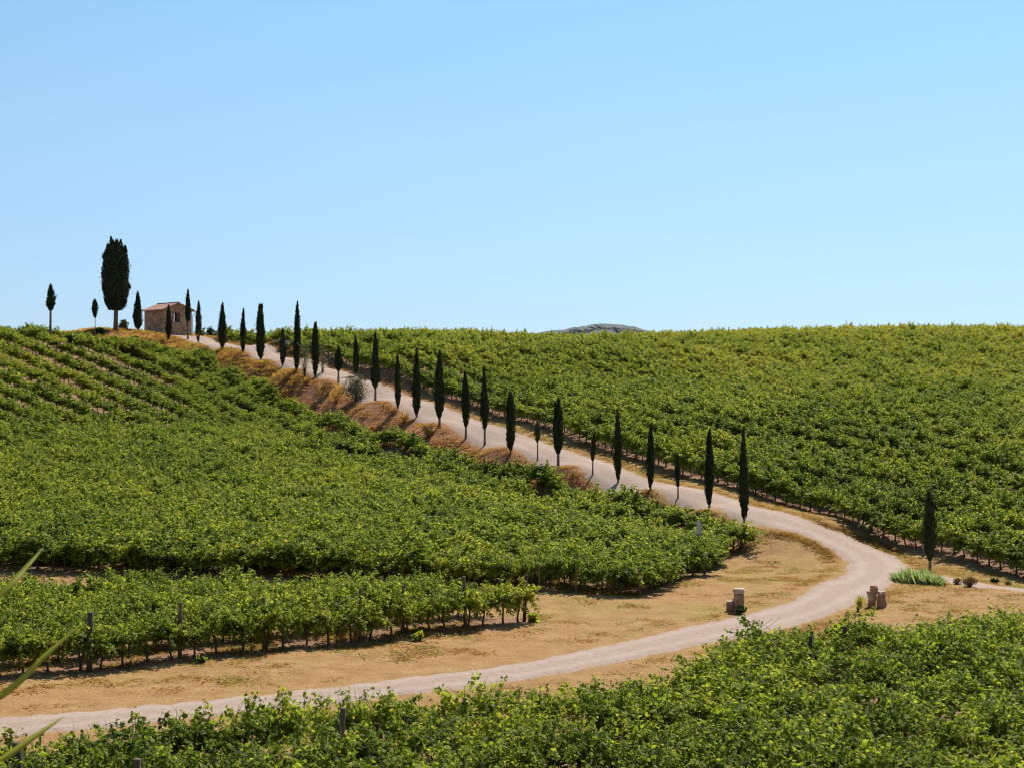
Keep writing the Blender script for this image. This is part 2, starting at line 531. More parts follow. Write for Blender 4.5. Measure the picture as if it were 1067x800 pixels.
for i in range(16, len(roadL) - 1):
    n__ = (roadL[i] - roadR[i]) / np.linalg.norm((roadL[i] - roadR[i])[:2])
    C.append((roadL[i][0] + n__[0] * .7, roadL[i][1] + n__[1] * .7, roadL[i][2] - .08))
    C.append((roadR[i][0] - n__[0] * .8, roadR[i][1] - n__[1] * .8, roadR[i][2] + .05))
for p in footU: C.append(tuple(p))
for p in baseR: C.append(tuple(p))
for i in range(4, len(footU) - 1):
    t__ = footU[i + 1][:2] - footU[i - 1][:2]; t__ = t__ / np.linalg.norm(t__)
    C.append((footU[i][0] + t__[1] * 2.8, footU[i][1] - t__[0] * 2.8, footU[i][2] - .25))
C = np.array(C)
# thin-plate spline through those places
SCL = 60.0
P = C[:, :2] / SCL


def _U(r2):
    return np.where(r2 > 1e-12, .5 * r2 * np.log(r2 + 1e-20), 0)


n_ = len(P)
K = _U(((P[:, None] - P[None]) ** 2).sum(-1)) + np.eye(n_) * 4e-5
Q = np.hstack([np.ones((n_, 1)), P])
A = np.block([[K, Q], [Q.T, np.zeros((3, 3))]])
W = np.linalg.solve(A, np.concatenate([C[:, 2], np.zeros(3)]))


def tps(x, y):
    x = np.asarray(x, float).ravel() / SCL; y = np.asarray(y, float).ravel() / SCL
    out = np.empty(len(x))
    for i in range(0, len(x), 20000):
        q = np.stack([x[i:i + 20000], y[i:i + 20000]], 1)
        r2 = ((q[:, None] - P[None]) ** 2).sum(-1)
        out[i:i + 20000] = _U(r2) @ W[:n_] + W[n_] + q @ W[n_ + 1:]
    return out


def seg_dist(x, y, line):
    """distance to a polyline and signed side"""
    x = np.asarray(x, float); y = np.asarray(y, float)
    best = np.full(x.shape, 1e9)
    for a, b in zip(line[:-1, :2], line[1:, :2]):
        ab = b - a
        t = np.clip(((x - a[0]) * ab[0] + (y - a[1]) * ab[1]) / (ab @ ab + 1e-9), 0, 1)
        best = np.minimum(best, np.hypot(x - a[0] - t * ab[0], y - a[1] - t * ab[1]))
    return best


def inpoly(x, y, poly):
    x = np.asarray(x, float); y = np.asarray(y, float)
    ins = np.zeros(x.shape, bool)
    n = len(poly)
    for i in range(n):
        x1, y1 = poly[i][:2]; x2, y2 = poly[(i + 1) % n][:2]
        c = ((y1 > y) != (y2 > y)) & (x < (x2 - x1) * (y - y1) / (y2 - y1 + 1e-12) + x1)
        ins ^= c
    return ins


X0, X1, Y0, Y1, GS = -95.0, 95.0, -8.0, 262.0, .6
gx = np.arange(X0, X1 + .01, GS); gy = np.arange(Y0, Y1 + .01, GS)
GXX, GYY = np.meshgrid(gx, gy)
GZ = tps(GXX, GYY).reshape(GXX.shape)
roadC = .5 * (roadL + roadR)
dr = seg_dist(GXX, GYY, roadC)
amp = np.clip((dr - 3.4) / 4, 0, 1) * np.clip((GYY - 5) / 10, 0, 1)
GZ += amp * (.28 * (vnoise(GXX * .33, GYY * .33) - .5) + .12 * (vnoise(GXX * .9 + 9, GYY * .9) - .5))


def hz(x, y):
    fx = np.clip((np.asarray(x, float) - X0) / GS, 0, len(gx) - 1.001); fy = np.clip((np.asarray(y, float) - Y0) / GS, 0, len(gy) - 1.001)
    i = fx.astype(int); j = fy.astype(int); u = fx - i; v = fy - j
    return (GZ[j, i] * (1 - u) + GZ[j, i + 1] * u) * (1 - v) + (GZ[j + 1, i] * (1 - u) + GZ[j + 1, i + 1] * u) * v


def hit(px, py, d0=24, d1=235):
    """where the view line through a photo position meets the ground"""
    d = np.arange(d0, d1, .1)
    x = (px - CX) / F * d; z = CZ - (py - CY) / F * d
    h = hz(x, d)
    k = np.argmax(z <= h)
    if z[k] > h[k]: k = len(d) - 1
    return np.array([x[k], d[k], h[k]])


def ground_at(px, d):
    x = (px - CX) / F * d
    return np.array([x, d, float(hz(x, d))])


# field outlines
dl = lambda px, d: np.array([(px - CX) / F * d, d])
polyU = [dl(-190, 72.6), dl(0, 71.6), dl(200, 69.6), dl(430, 67.2), dl(560, 65), dl(665, 63.6), dl(700, 68.3), dl(740, 73.5), dl(771, 77.5)] + [p[:2] for p in footU[::-1]] + [dl(110, 168.5), dl(75, 166), dl(52, 163), dl(0, 162), dl(-60, 161), dl(-190, 160)]
polyR = [p[:2] for p in baseR[::-1]] + [dl(235, 205), dl(330, 205), dl(600, 208), dl(1200, 210)]
fgline = np.array([(-26, 22.6), (-10.9, 32.0), (0, 37.2), (5, 40.6), (7.8, 44.6), (17, 50.6), (30, 58.5)])

# terrain mesh: fine near, coarse out to the horizon, one sheet
ex = np.concatenate([X1 + np.array([4, 12, 28, 60, 120, 240, 480, 900, 1700, 3000])])
ax = np.concatenate([(X0 - (ex[::-1] - X1)), gx, ex])
eyb = Y0 - np.array([4, 12, 28, 60, 120, 240, 480])[::-1]
eyf = Y1 + np.array([4, 12, 28, 60, 120, 240, 480, 900, 1700, 3000])
ay = np.concatenate([eyb, gy, eyf])
AX, AY = np.meshgrid(ax, ay)
cxx = np.clip(AX, X0, X1); cyy = np.clip(AY, Y0, Y1)
dist = np.hypot(AX - cxx, AY - cyy)
w_ = 1 / (1 + (dist / 60) ** 2)
AZ = hz(cxx, cyy) * w_ + (-6.0) * (1 - w_)
nxv, nyv = len(ax), len(ay)
verts = np.stack([AX, AY, AZ], -1).reshape(-1, 3)
jj, ii = np.meshgrid(np.arange(nyv - 1), np.arange(nxv - 1), indexing='ij')
a_ = (jj * nxv + ii).ravel()
quads = np.stack([a_, a_ + 1, a_ + 1 + nxv, a_ + nxv], 1)
me = bpy.data.meshes.new('ground')
me.vertices.add(len(verts)); me.vertices.foreach_set('co', verts.ravel())
me.loops.add(quads.size); me.loops.foreach_set('vertex_index', quads.ravel().astype(np.int32))
me.polygons.add(len(quads))
me.polygons.foreach_set('loop_start', (np.arange(len(quads)) * 4).astype(np.int32))
me.polygons.foreach_set('loop_total', np.full(len(quads), 4, np.int32))
me.update(calc_edges=True)
me.polygons.foreach_set('use_smooth', np.ones(len(quads), bool))
# what covers the ground: bare soil in the fields, dry orange grass on the bank, greener mown verge
vx, vy = verts[:, 0], verts[:, 1]
soil = (inpoly(vx, vy, polyU) | inpoly(vx, vy, polyR)).astype(float)
bR = baseR.copy(); soil = np.maximum(soil, (seg_dist(vx, vy, bR) < .9) * .8)
Lrow = np.array([(-30, 37.2), (-13.5, 47.1), (1.0, 56.4)])
lpoly = [(-30, 36.5), (-13.5, 46.6), (1.0, 55.9), (1.4, 57.4), (-8, 60.3), (-40, 60.3)]
soil = np.maximum(soil, inpoly(vx, vy, lpoly) * .7)
fgp = [tuple(p) for p in fgline] + [(30, 15), (-26, 15)]
soil = np.maximum(soil, inpoly(vx, vy, fgp) * .6)
bankpoly = [p[:2] for p in roadL[16:]] + [p[:2] for p in footU]
bank = inpoly(vx, vy, bankpoly).astype(float)
bank *= np.clip((vy - 84) / 12, 0, 1)
bank = np.maximum(bank, (vy > 100) * (vy < 240) * np.clip((seg_dist(vx, vy, roadC) - 40) * -1, 0, .55) * (1 - soil) * np.clip((vy - 105) / 20, 0, 1))
grn = .5 * np.exp(-((vx - 14) / 7) ** 2 - ((vy - 72) / 6) ** 2) + .55 * np.exp(-((seg_dist(vx, vy, baseR) - 2) / 1.6) ** 2) * (vy < 125) + .5 * np.exp(-((vx - 4) / 9) ** 2 - ((vy - 60) / 3) ** 2) + .4 * np.exp(-((vy - 46 - .62 * (vx + 12)) / 1.5) ** 2)
ca = me.color_attributes.new('zone', 'FLOAT_COLOR', 'POINT')
rgba = np.stack([soil, bank, np.clip(grn, 0, 1), np.ones_like(soil)], 1)
ca.data.foreach_set('color', rgba.ravel())
me.materials.append(M['ground'])
g_ob = link('ground', me)
tag(g_ob, 'dry grass and bare soil covering the valley and vineyard hills', 'ground', kind='structure')

# ------------------------------------------------------------------ road
def resample(pts, n):
    pts = np.asarray(pts)[:, :2]
    # smooth with Catmull-Rom
    out = []
    q = np.vstack([2 * pts[0] - pts[1], pts, 2 * pts[-1] - pts[-2]])
    for i in range(1, len(q) - 2):
        for t in np.linspace(0, 1, 20, endpoint=False):
            p0, p1, p2, p3 = q[i - 1:i + 3]
            out.append(.5 * ((2 * p1) + (p2 - p0) * t + (2 * p0 - 5 * p1 + 4 * p2 - p3) * t * t + (3 * p1 - p0 - 3 * p2 + p3) * t ** 3))
    out.append(pts[-1])
    return np.array(out)


def ribbon(name, L_, R_, mat, lift, nc=9, jit=.3):
    a = resample(L_, 0); b = resample(R_, 0)
    s = np.concatenate([[0], np.cumsum(np.linalg.norm(np.diff(.5 * (a + b), axis=0), axis=1))])
    n = int(s[-1] / .35)
    t = np.linspace(0, s[-1], n)
    a = np.stack([np.interp(t, s, a[:, k]) for k in (0, 1)], 1)
    b = np.stack([np.interp(t, s, b[:, k]) for k in (0, 1)], 1)
    dirn = nrm(b - a)
    a = a + dirn * ((vnoise(t * .8, 0 * t + 3) - .5) * jit + (vnoise(t * 3.4, 0 * t + 9) - .5) * jit * 1.3)[:, None]
    b = b + dirn * ((vnoise(t * .8, 0 * t + 17) - .5) * jit + (vnoise(t * 3.4, 0 * t + 29) - .5) * jit * 1.3)[:, None]
    u = np.linspace(0, 1, nc)
    P_ = a[:, None] * (1 - u)[None, :, None] + b[:, None] * u[None, :, None]
    Z = hz(P_[..., 0], P_[..., 1]) + lift
    Z[:, 0] -= lift * 1.6; Z[:, -1] -= lift * 1.6
    V = np.concatenate([P_, Z[..., None]], -1).reshape(-1, 3)
    j, i = np.meshgrid(np.arange(n - 1), np.arange(nc - 1), indexing='ij')
    k = (j * nc + i).ravel()
    q = np.stack([k, k + 1, k + 1 + nc, k + nc], 1)
    me = bpy.data.meshes.new(name)
    me.from_pydata(V.tolist(), [], q.tolist())
    uvl = me.uv_layers.new(name='UVMap')
    UVv = np.stack([np.repeat(t, nc), np.tile(u, n)], 1)
    vi = np.empty(len(me.loops), np.int32); me.loops.foreach_get('vertex_index', vi)
    uvl.data.foreach_set('uv', UVv[vi].ravel())
    me.polygons.foreach_set('use_smooth', np.ones(len(me.polygons), bool))
    me.materials.append(mat)
    me.update()
    if me.polygons[0].normal.z < 0: me.flip_normals()
    return link(name, me), .5 * (a + b)


road_ob, road_mid = ribbon('road', roadL, roadR, M['road'], .045)
tag(road_ob, 'pale gravel track winding up through the vineyards to the hut', 'road', kind='structure')
pc = np.array([up(x, y, flat(y)) for x, y in ((935, 597), (962, 599.5), (990, 603), (1025, 609.5), (1067, 613.5), (1130, 618), (1220, 624))])
pd = nrm(np.gradient(pc[:, :2], axis=0)); pn = np.stack([-pd[:, 1], pd[:, 0]], 1)
path_ob, _ = ribbon('path', pc[:, :2] + pn * 1.0, pc[:, :2] - pn * 1.0, M['road'], .03, 6, .3)
tag(path_ob, 'narrow pale side path leaving the bend of the road', 'path', kind='structure')

# distant hill
xs = np.linspace(-420, 420, 120); ys = np.linspace(-260, 260, 60)
HX, HY = np.meshgrid(xs, ys)
hc = up(622, 400, 1050)
prof = np.interp(HX, [-420, -200, -60, -32, -14, 0, 18, 27, 33, 60, 200, 420], [-30, 14, 38, 40.5, 44.5, 46, 44.5, 44, 40.5, 38.5, 12, -30])
HZ = prof * np.exp(-(HY / 190) ** 2) + 5.0 * vnoise(HX * .06, HY * .06) * np.clip(prof / 30, 0, 1)
HV = np.stack([HX + hc[0], HY + 1050, HZ + 3], -1).reshape(-1, 3)
j, i = np.meshgrid(np.arange(59), np.arange(119), indexing='ij'); k = (j * 120 + i).ravel()
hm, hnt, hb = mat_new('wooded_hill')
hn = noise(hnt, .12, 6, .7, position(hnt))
hnt.links.new(ramp(hnt, hn, [(.3, (.06, .075, .075)), (.5, (.085, .10, .10)), (.7, (.12, .125, .125))]), hb.inputs['Base Color'])  # bluish grey: the haze of distance is put into the colour
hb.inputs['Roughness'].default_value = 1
me = bpy.data.meshes.new('hills'); me.from_pydata(HV.tolist(), [], np.stack([k, k + 1, k + 121, k + 120], 1).tolist())
me.polygons.foreach_set('use_smooth', np.ones(len(me.polygons), bool)); me.materials.append(hm)
hills = tag(link('hills', me), 'grey green wooded hilltop far beyond the vineyard crest', 'hill', kind='structure')
# its woods: rounded crowns along the top
V, FC = [], []
TW = MB()
bm = bmesh.new(); bmesh.ops.create_icosphere(bm, subdivisions=1, radius=1)
iv = np.array([v.co[:] for v in bm.verts]); ifc = [tuple(v.index for v in f.verts) for f in bm.faces]; bm.free()
for _ in range(1500):
    x = rng.uniform(-75, 75); y = rng.uniform(-90, 30)
    z = float(np.interp(x, [-420, -200, -60, -32, -14, 0, 18, 27, 33, 60, 200, 420], [-30, 14, 38, 40.5, 44.5, 46, 44.5, 44, 40.5, 38.5, 12, -30])) * math.exp(-(y / 190) ** 2)
    s = rng.uniform(.8, 2.0)
    TW.add(iv * [s * 1.2, s, s * .9] * rng.uniform(.8, 1.2, iv.shape) + [x + hc[0], 1050 + y, z + 4 + s * .3], ifc, 0, True)
wood = tag(link('woods', TW.mesh('woods', hm)), 'far-off wood covering the distant grey hilltop', 'wood', kind='stuff')

# ------------------------------------------------------------------ vines
LOBES = np.array([(0, 0), (-.30, -.16), (-.56, .16), (-.36, .36), (-.44, .72), (-.14, .70), (0, 1.06), (.14, .70), (.44, .72), (.36, .36), (.56, .16), (.30, -.16)])
LOBE_F = [(0, 1, 2, 3, 4, 5, 6), (0, 6, 7, 8, 9, 10, 11)]
DIAM = np.array([(0, 0), (-.55, .32), (0, 1.05), (.55, .32)]); DIAM_F = [(0, 1, 2), (0, 2, 3)]
DIAM6 = np.array([(0, -.05), (-.5, .02), (-.45, .6), (0, 1.05), (.45, .6), (.5, .02)]); DIAM6_F = [(0, 1, 2, 3), (0, 3, 4, 5)]


def leaves(pos, dirv, nor, size, shape, fold=.28):
    d = nrm(dirv); n = nor - (nor * d).sum(-1, keepdims=True) * d; n = nrm(n)
    s = np.cross(d, n)
    x = shape[:, 0]; y = shape[:, 1]
    zf = -np.abs(x) * fold - .18 * y * y
    return pos[:, None] + size[:, None, None] * (x[None, :, None] * s[:, None] + y[None, :, None] * d[:, None] + zf[None, :, None] * n[:, None])


def vine_leaves(seed, nsh, step, lsize, tall=1.0, wide=1.0, per=2):
    """shoots from the cordon, each a plume of leaves; bare dark between the plumes"""
    r = np.random.default_rng(seed)
    pos, dv, nv, sz = [], [], [], []
    for s in range(nsh):
        p = np.array([r.uniform(-.50, .50), r.normal(0, .05), r.uniform(.68, .90)])
        side = 1 if r.random() < .5 else -1
        kind = r.random()
        if kind < .66: d = np.array([r.normal(0, .4), side * r.uniform(.15, .9) * wide, r.uniform(.6, 1.3)])
        elif kind < .78: d = np.array([r.normal(0, .3), r.normal(0, .25), 1.2])
        else: d = np.array([r.normal(0, .4), side * r.uniform(.5, 1.1), r.uniform(-.5, .3)])
        d /= np.linalg.norm(d)
        ln = r.uniform(.6, 1.15) * tall
        g = r.uniform(.04, .12) if kind < .66 else r.uniform(.02, .05)
        if kind >= .78: g = .08; ln *= .75
        m = int(ln / step)
        fat = r.uniform(.8, 1.3)
        for k in range(m):
            p = p + d * step
            d = d + np.array([r.normal(0, .07), r.normal(0, .07), -g]); d /= np.linalg.norm(d)
            if p[2] < .42: break
            thick = fat * (1.0 if k < m * .7 else .6)
            for _ in range(per):
                off = r.normal(0, 1, 3); off /= np.linalg.norm(off)
                pp = p + off * r.uniform(.02, .16) * thick
                out = np.array([off[0] * .6, off[1] * .6 + .4 * np.sign(p[1] + 1e-6) * min(1, abs(p[1]) * 2), -.25])
                pos.append(pp); dv.append(out + r.normal(0, .3, 3)); nv.append(np.array([.5 * off[0], .5 * off[1], 1.0]) + r.normal(0, .4, 3))
                sz.append(lsize * r.uniform(.65, 1.2) * (1 if k < m - 3 else .75))
    return np.array(pos), np.array(dv), np.array(nv), np.array(sz)


def trunk_mb(seed, mb=None):
    r = np.random.default_rng(seed + 500)
    mb = mb or MB()
    lean = r.normal(0, .10, 2)
    pts = [(0, 0, -.12)]
    for k in range(1, 6):
        t = k / 5
        pts.append((lean[0] * t + r.normal(0, .025), lean[1] * t * .5 + r.normal(0, .02), .82 * t))
    mb.tube(pts, [.05, .04, .034, .034, .036, .03], 7)
    for sgn in (-1, 1):
        e = np.array(pts[-1])
        arm = [e, e + [sgn * .15, r.normal(0, .03), .06], e + [sgn * .32, r.normal(0, .03), .05 + r.normal(0, .03)], e + [sgn * .5, 0, .05 + r.normal(0, .04)]]
        mb.tube(arm, [.03, .024, .02, .014], 5)
    for k in range(5):   # bare canes inside the leaves
        x = r.uniform(-.45, .45)
        mb.tube([(x, 0, .85), (x + r.normal(0, .1), r.normal(0, .2), 1.25), (x + r.normal(0, .2), r.normal(0, .35), 1.6)], [.008, .006, .003], 4)
    return mb


near_leaf, near_trunk = [], []
for s in range(9):
    p, d, n, z = vine_leaves(s, 36, .05, .100, rng.uniform(.9, 1.1), 1.0)
    near_leaf.append(quads_mesh('grapevine_foliage', leaves(p, d, n, z, LOBES), 12, M['vine'], LOBE_F))
    near_trunk.append(trunk_mb(s).mesh('grapevine_trunk', M['vine_bark']))
# low plants with the same habit but simpler leaves, for the many vines of the far slopes
far_col = bpy.data.collections.new('slope_vine_kinds')
for s in range(8):
    p, d, n, z = vine_leaves(40 + s, 28, .064, .112, rng.uniform(.95, 1.05), 1.0, 3)
    V = leaves(p, d, n, z, DIAM6)
    me = quads_mesh('slope_vine', V, 6, M['vine'], DIAM6_F)
    tm = trunk_mb(40 + s)
    bm = bmesh.new(); bm.from_mesh(me)
    t2 = tm.mesh('slope_trunk', M['vine_bark'])
    t2.polygons.foreach_set('material_index', np.ones(len(t2.polygons), np.int32))
    bm.from_mesh(t2); bm.to_mesh(me); bm.free()
    me.materials.append(M['vine_bark'])
    bpy.data.meshes.remove(t2)
    far_col.objects.link(bpy.data.objects.new('slope_vine_%d' % s, me))


def offset_rows(line, spacing, count, sign):
    """parallel rows beside a base line, each a polyline"""
    ln = resample(line, 0)
    t = nrm(np.gradient(ln, axis=0))
    for _ in range(2):
        t = nrm(np.stack([np.convolve(np.pad(t[:, k], 30, mode='edge'), np.ones(61) / 61, 'valid') for k in (0, 1)], 1))
    nn = np.stack([-t[:, 1], t[:, 0]], 1) * sign
    ext = np.arange(1, 260)[:, None] * .5
    for k in range(count):
        q = ln + nn * spacing * k
        q = np.vstack([(q[0] - t[0] * ext)[::-1], q, q[-1] + t[-1] * ext])
        yield k, q


def walk(q, step):
    s = np.concatenate([[0], np.cumsum(np.linalg.norm(np.diff(q, axis=0), axis=1))])
    t = np.arange(rng.uniform(0, step), s[-1], step)
    t = t + rng.normal(0, step * .08, len(t))
    x = np.interp(t, s, q[:, 0]); y = np.interp(t, s, q[:, 1])
    x2 = np.interp(t + .3, s, q[:, 0]); y2 = np.interp(t + .3, s, q[:, 1])
    return x, y, np.arctan2(y2 - y, x2 - x)


def seen(x, y, m=0.03):
    return (np.abs(x) < y * (.3557 + m) + 1.2) & (y > 20)


VN = []     # x, y, angle, field, row
def plant(rows, step, field, poly=None, extra=None):
    for k, q in rows:
        x, y, a = walk(q, step)
        ok = seen(x, y)
        if poly is not None: ok &= inpoly(x, y, poly)
        if extra is not None: ok &= extra(x, y)
        ok &= rng.random(len(x)) > .02
        ok &= ~((seg_dist(x, y, roadC) < 2.6))
        for i in np.nonzero(ok)[0]: VN.append((x[i], y[i], a[i], field, k))


# the near field below the road
fr = fgline + np.array([.33, -.53]) * .75
plant(offset_rows(fr, 2.15, 9, -1), .9, 0, None, lambda x, y: y > 21)
# small block above the road
Lrow2 = np.array([(-30, 37.2 + .3), (-13.5, 47.4), (0.6, 56.3)])
plant(offset_rows(Lrow2, 2.2, 8, 1), .82, 1, None, lambda x, y: (x < .9 - (y - 56) * 1.2) & (y < 59.6))
# left hillside
frontU = np.array([p for p in polyU[:7]])
plant(offset_rows(frontU + [0, .55], 1.9, 2, 1), .85, 2, None, lambda x, y: seg_dist(x, y, frontU) < 3.2)
# the visible rows of the upper slope run side by side with the foot of the bank
ftpx = CX + footU[:, 0] / footU[:, 1] * F
ftpy = CY + (CZ - hz(footU[:, 0], footU[:, 1])) / footU[:, 1] * F


def slope_row(k):
    q = []
    for px in np.arange(-120, 560 if k >= 0 else 150, 5.0):
        y0 = np.interp(px, ftpx[3:], ftpy[3:]) if px > ftpx[3] else ftpy[3] - .44 * (ftpx[3] - px)
        y = y0 + 15.0 * k
        if y < 345: continue
        p = hit(px, y, 60, 176)
        if p[1] > 174.5: continue
        if q and np.hypot(*(p[:2] - q[-1])) > 14: q = []
        q.append(p[:2])
    return np.array(q)


ypix = lambda x, y: CY + (CZ - hz(x, y)) / y * F
tops = []
for k in range(-5, 13):
    q = footU[:, :2][::-1] if k == 0 else slope_row(k)
    if len(q) < 3: continue
    if 0 <= k <= 2: tops.append(q)
    plant([(k, q)], .8, 2, None, lambda x, y: (inpoly(x, y, polyU) | (seg_dist(x, y, footU) < .6)) & (seg_dist(x, y, frontU) > 3.3) & ((ypix(x, y) < 468) | (k <= 2)))
plant(list(offset_rows(footU[:, :2], 1.3, 2, -1))[1:], .95, 2, None, lambda x, y: inpoly(x, y, polyU) & (y > 138) & (seg_dist(x, y, frontU) > 3.3))
clear = lambda x, y: np.minimum.reduce([seg_dist(x, y, q) for q in tops]) > 1.35
plant(list(offset_rows(footU[:, :2], 2.3, 48, -1))[1:], .95, 2, None, lambda x, y: inpoly(x, y, polyU) & (seg_dist(x, y, frontU) > 3.3) & (ypix(x, y) >= 462) & clear(x, y))
# right hillside
plant(offset_rows(baseR[:, :2], 2.4, 60, 1), .95, 3, None, lambda x, y: inpoly(x, y, polyR) | (seg_dist(x, y, baseR) < .3))
VN = np.array(VN)
vd = np.hypot(VN[:, 0], VN[:, 1])
vpx = CX + VN[:, 0] / VN[:, 1] * F
vtop = CY + (CZ - hz(VN[:, 0], VN[:, 1]) - 2.0) / VN[:, 1] * F
inview = (vpx > -15) & (vpx < 1082) & (vtop < 806)
order = np.argsort(np.where(inview, vd, vd + 1000))
near_ids = set(order[:300].tolist())
VLAB = {0: ('bushy grapevine in the near vineyard below the pale road', 'grapevines of the near vineyard below the road'),
        '1f': ('grapevine with bare crooked trunk in the front row of the small block by the road', 'front row vines of the small block'),
        1: ('grapevine behind the front row of the small block, mostly its leafy top showing', 'inner vines of the small block'),
        2: ('grapevine at the near edge of the big left vineyard, behind the small block', 'near edge vines of the left hillside'),
        3: ('grapevine at the foot of the right hillside vineyard along the grass verge', 'foot vines of the right hillside')}
protos = {}
far = []
for i, (x, y, a, fld, row) in enumerate(VN):
    flip = math.pi if rng.random() < .5 else 0
    fld = int(fld)
    s = {0: 1.0, 1: 1.0, 2: .98, 3: 1.0}[fld] * rng.normal(1, .06)
    sz_ = s * rng.normal(1.0, .085) * (1 + (.22 if fld < 2 else .12) * (float(vnoise(x * .45, y * .45)) - .5))
    wd = s * (1.12 if fld in (0, 1) else 1.16) * rng.normal(1, .07) * ((1.04 if y > 116 else 1.12) if fld == 2 else 1)
    if fld == 2 and y > 116: sz_ *= .93
    if i not in near_ids:
        far.append((x, y, float(hz(x, y)), a + flip, wd, sz_)); continue
    v = int(rng.integers(9))
    key = '1f' if fld == 1 and row == 0 else fld
    lab, grp = VLAB[key]
    z = float(hz(x, y))
    if v not in protos:
        root = empty('grapevine', (x, y, z), a + flip)
        root['category'] = 'grapevine'
        tr = link('trunk', near_trunk[v], root); fo = link('foliage', near_leaf[v], root)
        protos[v] = (root, tr, fo)
    else:
        r0, t0, f0 = protos[v]
        root = r0.copy(); COL.objects.link(root)
        for src in (t0, f0):
            c = src.copy(); COL.objects.link(c); c.parent = root
    root.location = (x, y, z)
    root.rotation_euler = (0, 0, a + flip)
    root.scale = (s, wd, sz_)
    root['label'] = lab; root['group'] = grp
far = np.array(far)


def scatter(name, pts, rotz, scl, idx, coll, tilt=None):
    """one object: points that carry copies of the kinds in coll"""
    me = bpy.data.meshes.new(name)
    me.vertices.add(len(pts)); me.vertices.foreach_set('co', np.asarray(pts, float).ravel())
    rot = np.zeros((len(pts), 3)); rot[:, 2] = rotz
    if tilt is not None: rot[:, :2] = tilt
    a = me.attributes.new('rot', 'FLOAT_VECTOR', 'POINT'); a.data.foreach_set('vector', rot.ravel())
    a = me.attributes.new('scl', 'FLOAT_VECTOR', 'POINT'); a.data.foreach_set('vector', np.asarray(scl, float).ravel())
    a = me.attributes.new('kind_index', 'INT', 'POINT'); a.data.foreach_set('value', np.asarray(idx, np.int32))
    ob = link(name, me)
    ng = bpy.data.node_groups.new(name + '_nodes', 'GeometryNodeTree')
    ng.interface.new_socket('Geometry', in_out='INPUT', socket_type='NodeSocketGeometry')
    ng.interface.new_socket('Geometry', in_out='OUTPUT', socket_type='NodeSocketGeometry')
    N = ng.nodes; Lk = ng.links
    gi = N.new('NodeGroupInput'); go = N.new('NodeGroupOutput')
    ip = N.new('GeometryNodeInstanceOnPoints')
    ci = N.new('GeometryNodeCollectionInfo')
    ci.inputs['Collection'].default_value = coll
    ci.inputs['Separate Children'].default_value = True
    ci.inputs['Reset Children'].default_value = True
    Lk.new(gi.outputs[0], ip.inputs['Points']); Lk.new(ci.outputs[0], ip.inputs['Instance'])
    ip.inputs['Pick Instance'].default_value = True

    def attr(nm, ty):
        n = N.new('GeometryNodeInputNamedAttribute'); n.data_type = ty
        n.inputs['Name'].default_value = nm
        return n.outputs[0]
    Lk.new(attr('kind_index', 'INT'), ip.inputs['Instance Index'])
    e2r = N.new('FunctionNodeEulerToRotation')
    Lk.new(attr('rot', 'FLOAT_VECTOR'), e2r.inputs[0]); Lk.new(e2r.outputs[0], ip.inputs['Rotation'])
    Lk.new(attr('scl', 'FLOAT_VECTOR'), ip.inputs['Scale'])
    Lk.new(ip.outputs[0], go.inputs[0])
    md = ob.modifiers.new('scatter', 'NODES'); md.node_group = ng
    return ob


vy_ob = scatter('vineyard', far[:, :3], far[:, 3], np.stack([far[:, 4], far[:, 4], far[:, 5]], 1), rng.integers(0, 8, len(far)), far_col)
tag(vy_ob, 'green vines in long rows covering the left and right hillsides up to the skyline', 'vineyard', kind='stuff')
print('vines', len(VN), 'far', len(far))

# ------------------------------------------------------------------ dry grass tufts and ground litter
tuft_col = bpy.data.collections.new('grass_kinds')
for s in range(9):
    r = np.random.default_rng(900 + s)
    m = 46
    p = np.zeros((m, 3)); p[:, :2] = r.normal(0, .22, (m, 2))
    d = np.stack([r.normal(0, .12, m), r.normal(0, .12, m), np.ones(m)], 1)
    n = r.normal(0, 1, (m, 3))
    sh = np.array([(-.018, 0), (.018, 0), (.012, .6), (0, 1.0), (-.012, .6)])
    V = leaves(p, d, n, r.uniform(.5, 1.1, m), sh, 0.0)
    me = quads_mesh('grass_tuft', V, 5, M['green_tuft'] if s == 5 else (M['bank_grass'] if s > 5 else M['dry']), [(0, 1, 2, 3, 4)])
    tuft_col.objects.link(bpy.data.objects.new('grass_tuft_%d' % s, me))


def rnd_pts(n, x0, x1, y0, y1):
    return rng.uniform(x0, x1, n), rng.uniform(y0, y1, n)


TP, TS, TI = [], [], []
def tufts(x, y, lo, hi, green=.15):
    for a, b in zip(x, y):
        TP.append((a, b, float(hz(a, b)) - .01)); h = rng.uniform(lo, hi); TS.append((1 + h, 1 + h, h)); TI.append(5 if rng.random() < green else (int(rng.integers(6, 9)) if green < .05 else int(rng.integers(5))))


insoil = lambda x, y: inpoly(x, y, polyU) | inpoly(x, y, polyR)
onroad = lambda x, y: seg_dist(x, y, roadC) < 2.05
pp = np.array(pc)
x, y = rnd_pts(26000, -45, 20, 82, 186)
ok = inpoly(x, y, bankpoly) & ~onroad(x, y)
ok &= vnoise(x * .9, y * .9) + 1.0 * rng.random(len(x)) > .80
tufts(x[ok], y[ok], .04, .16, .04)
x, y = rnd_pts(16000, -24, 30, 36, 110)
ok = ~insoil(x, y) & ~onroad(x, y) & ~inpoly(x, y, fgp) & ~inpoly(x, y, lpoly) & seen(x, y, 0) & (seg_dist(x, y, pp) > 1.1) & (vnoise(x * .6, y * .6) + .4 * rng.random(len(x)) > .84)
tufts(x[ok], y[ok], .02, .055, .3)
x, y = rnd_pts(3500, -40, 26, 70, 170)
dR = seg_dist(x, y, baseR); ok = (dR < 4.4) & (dR > .9) & ~inpoly(x, y, polyR) & ~onroad(x, y)
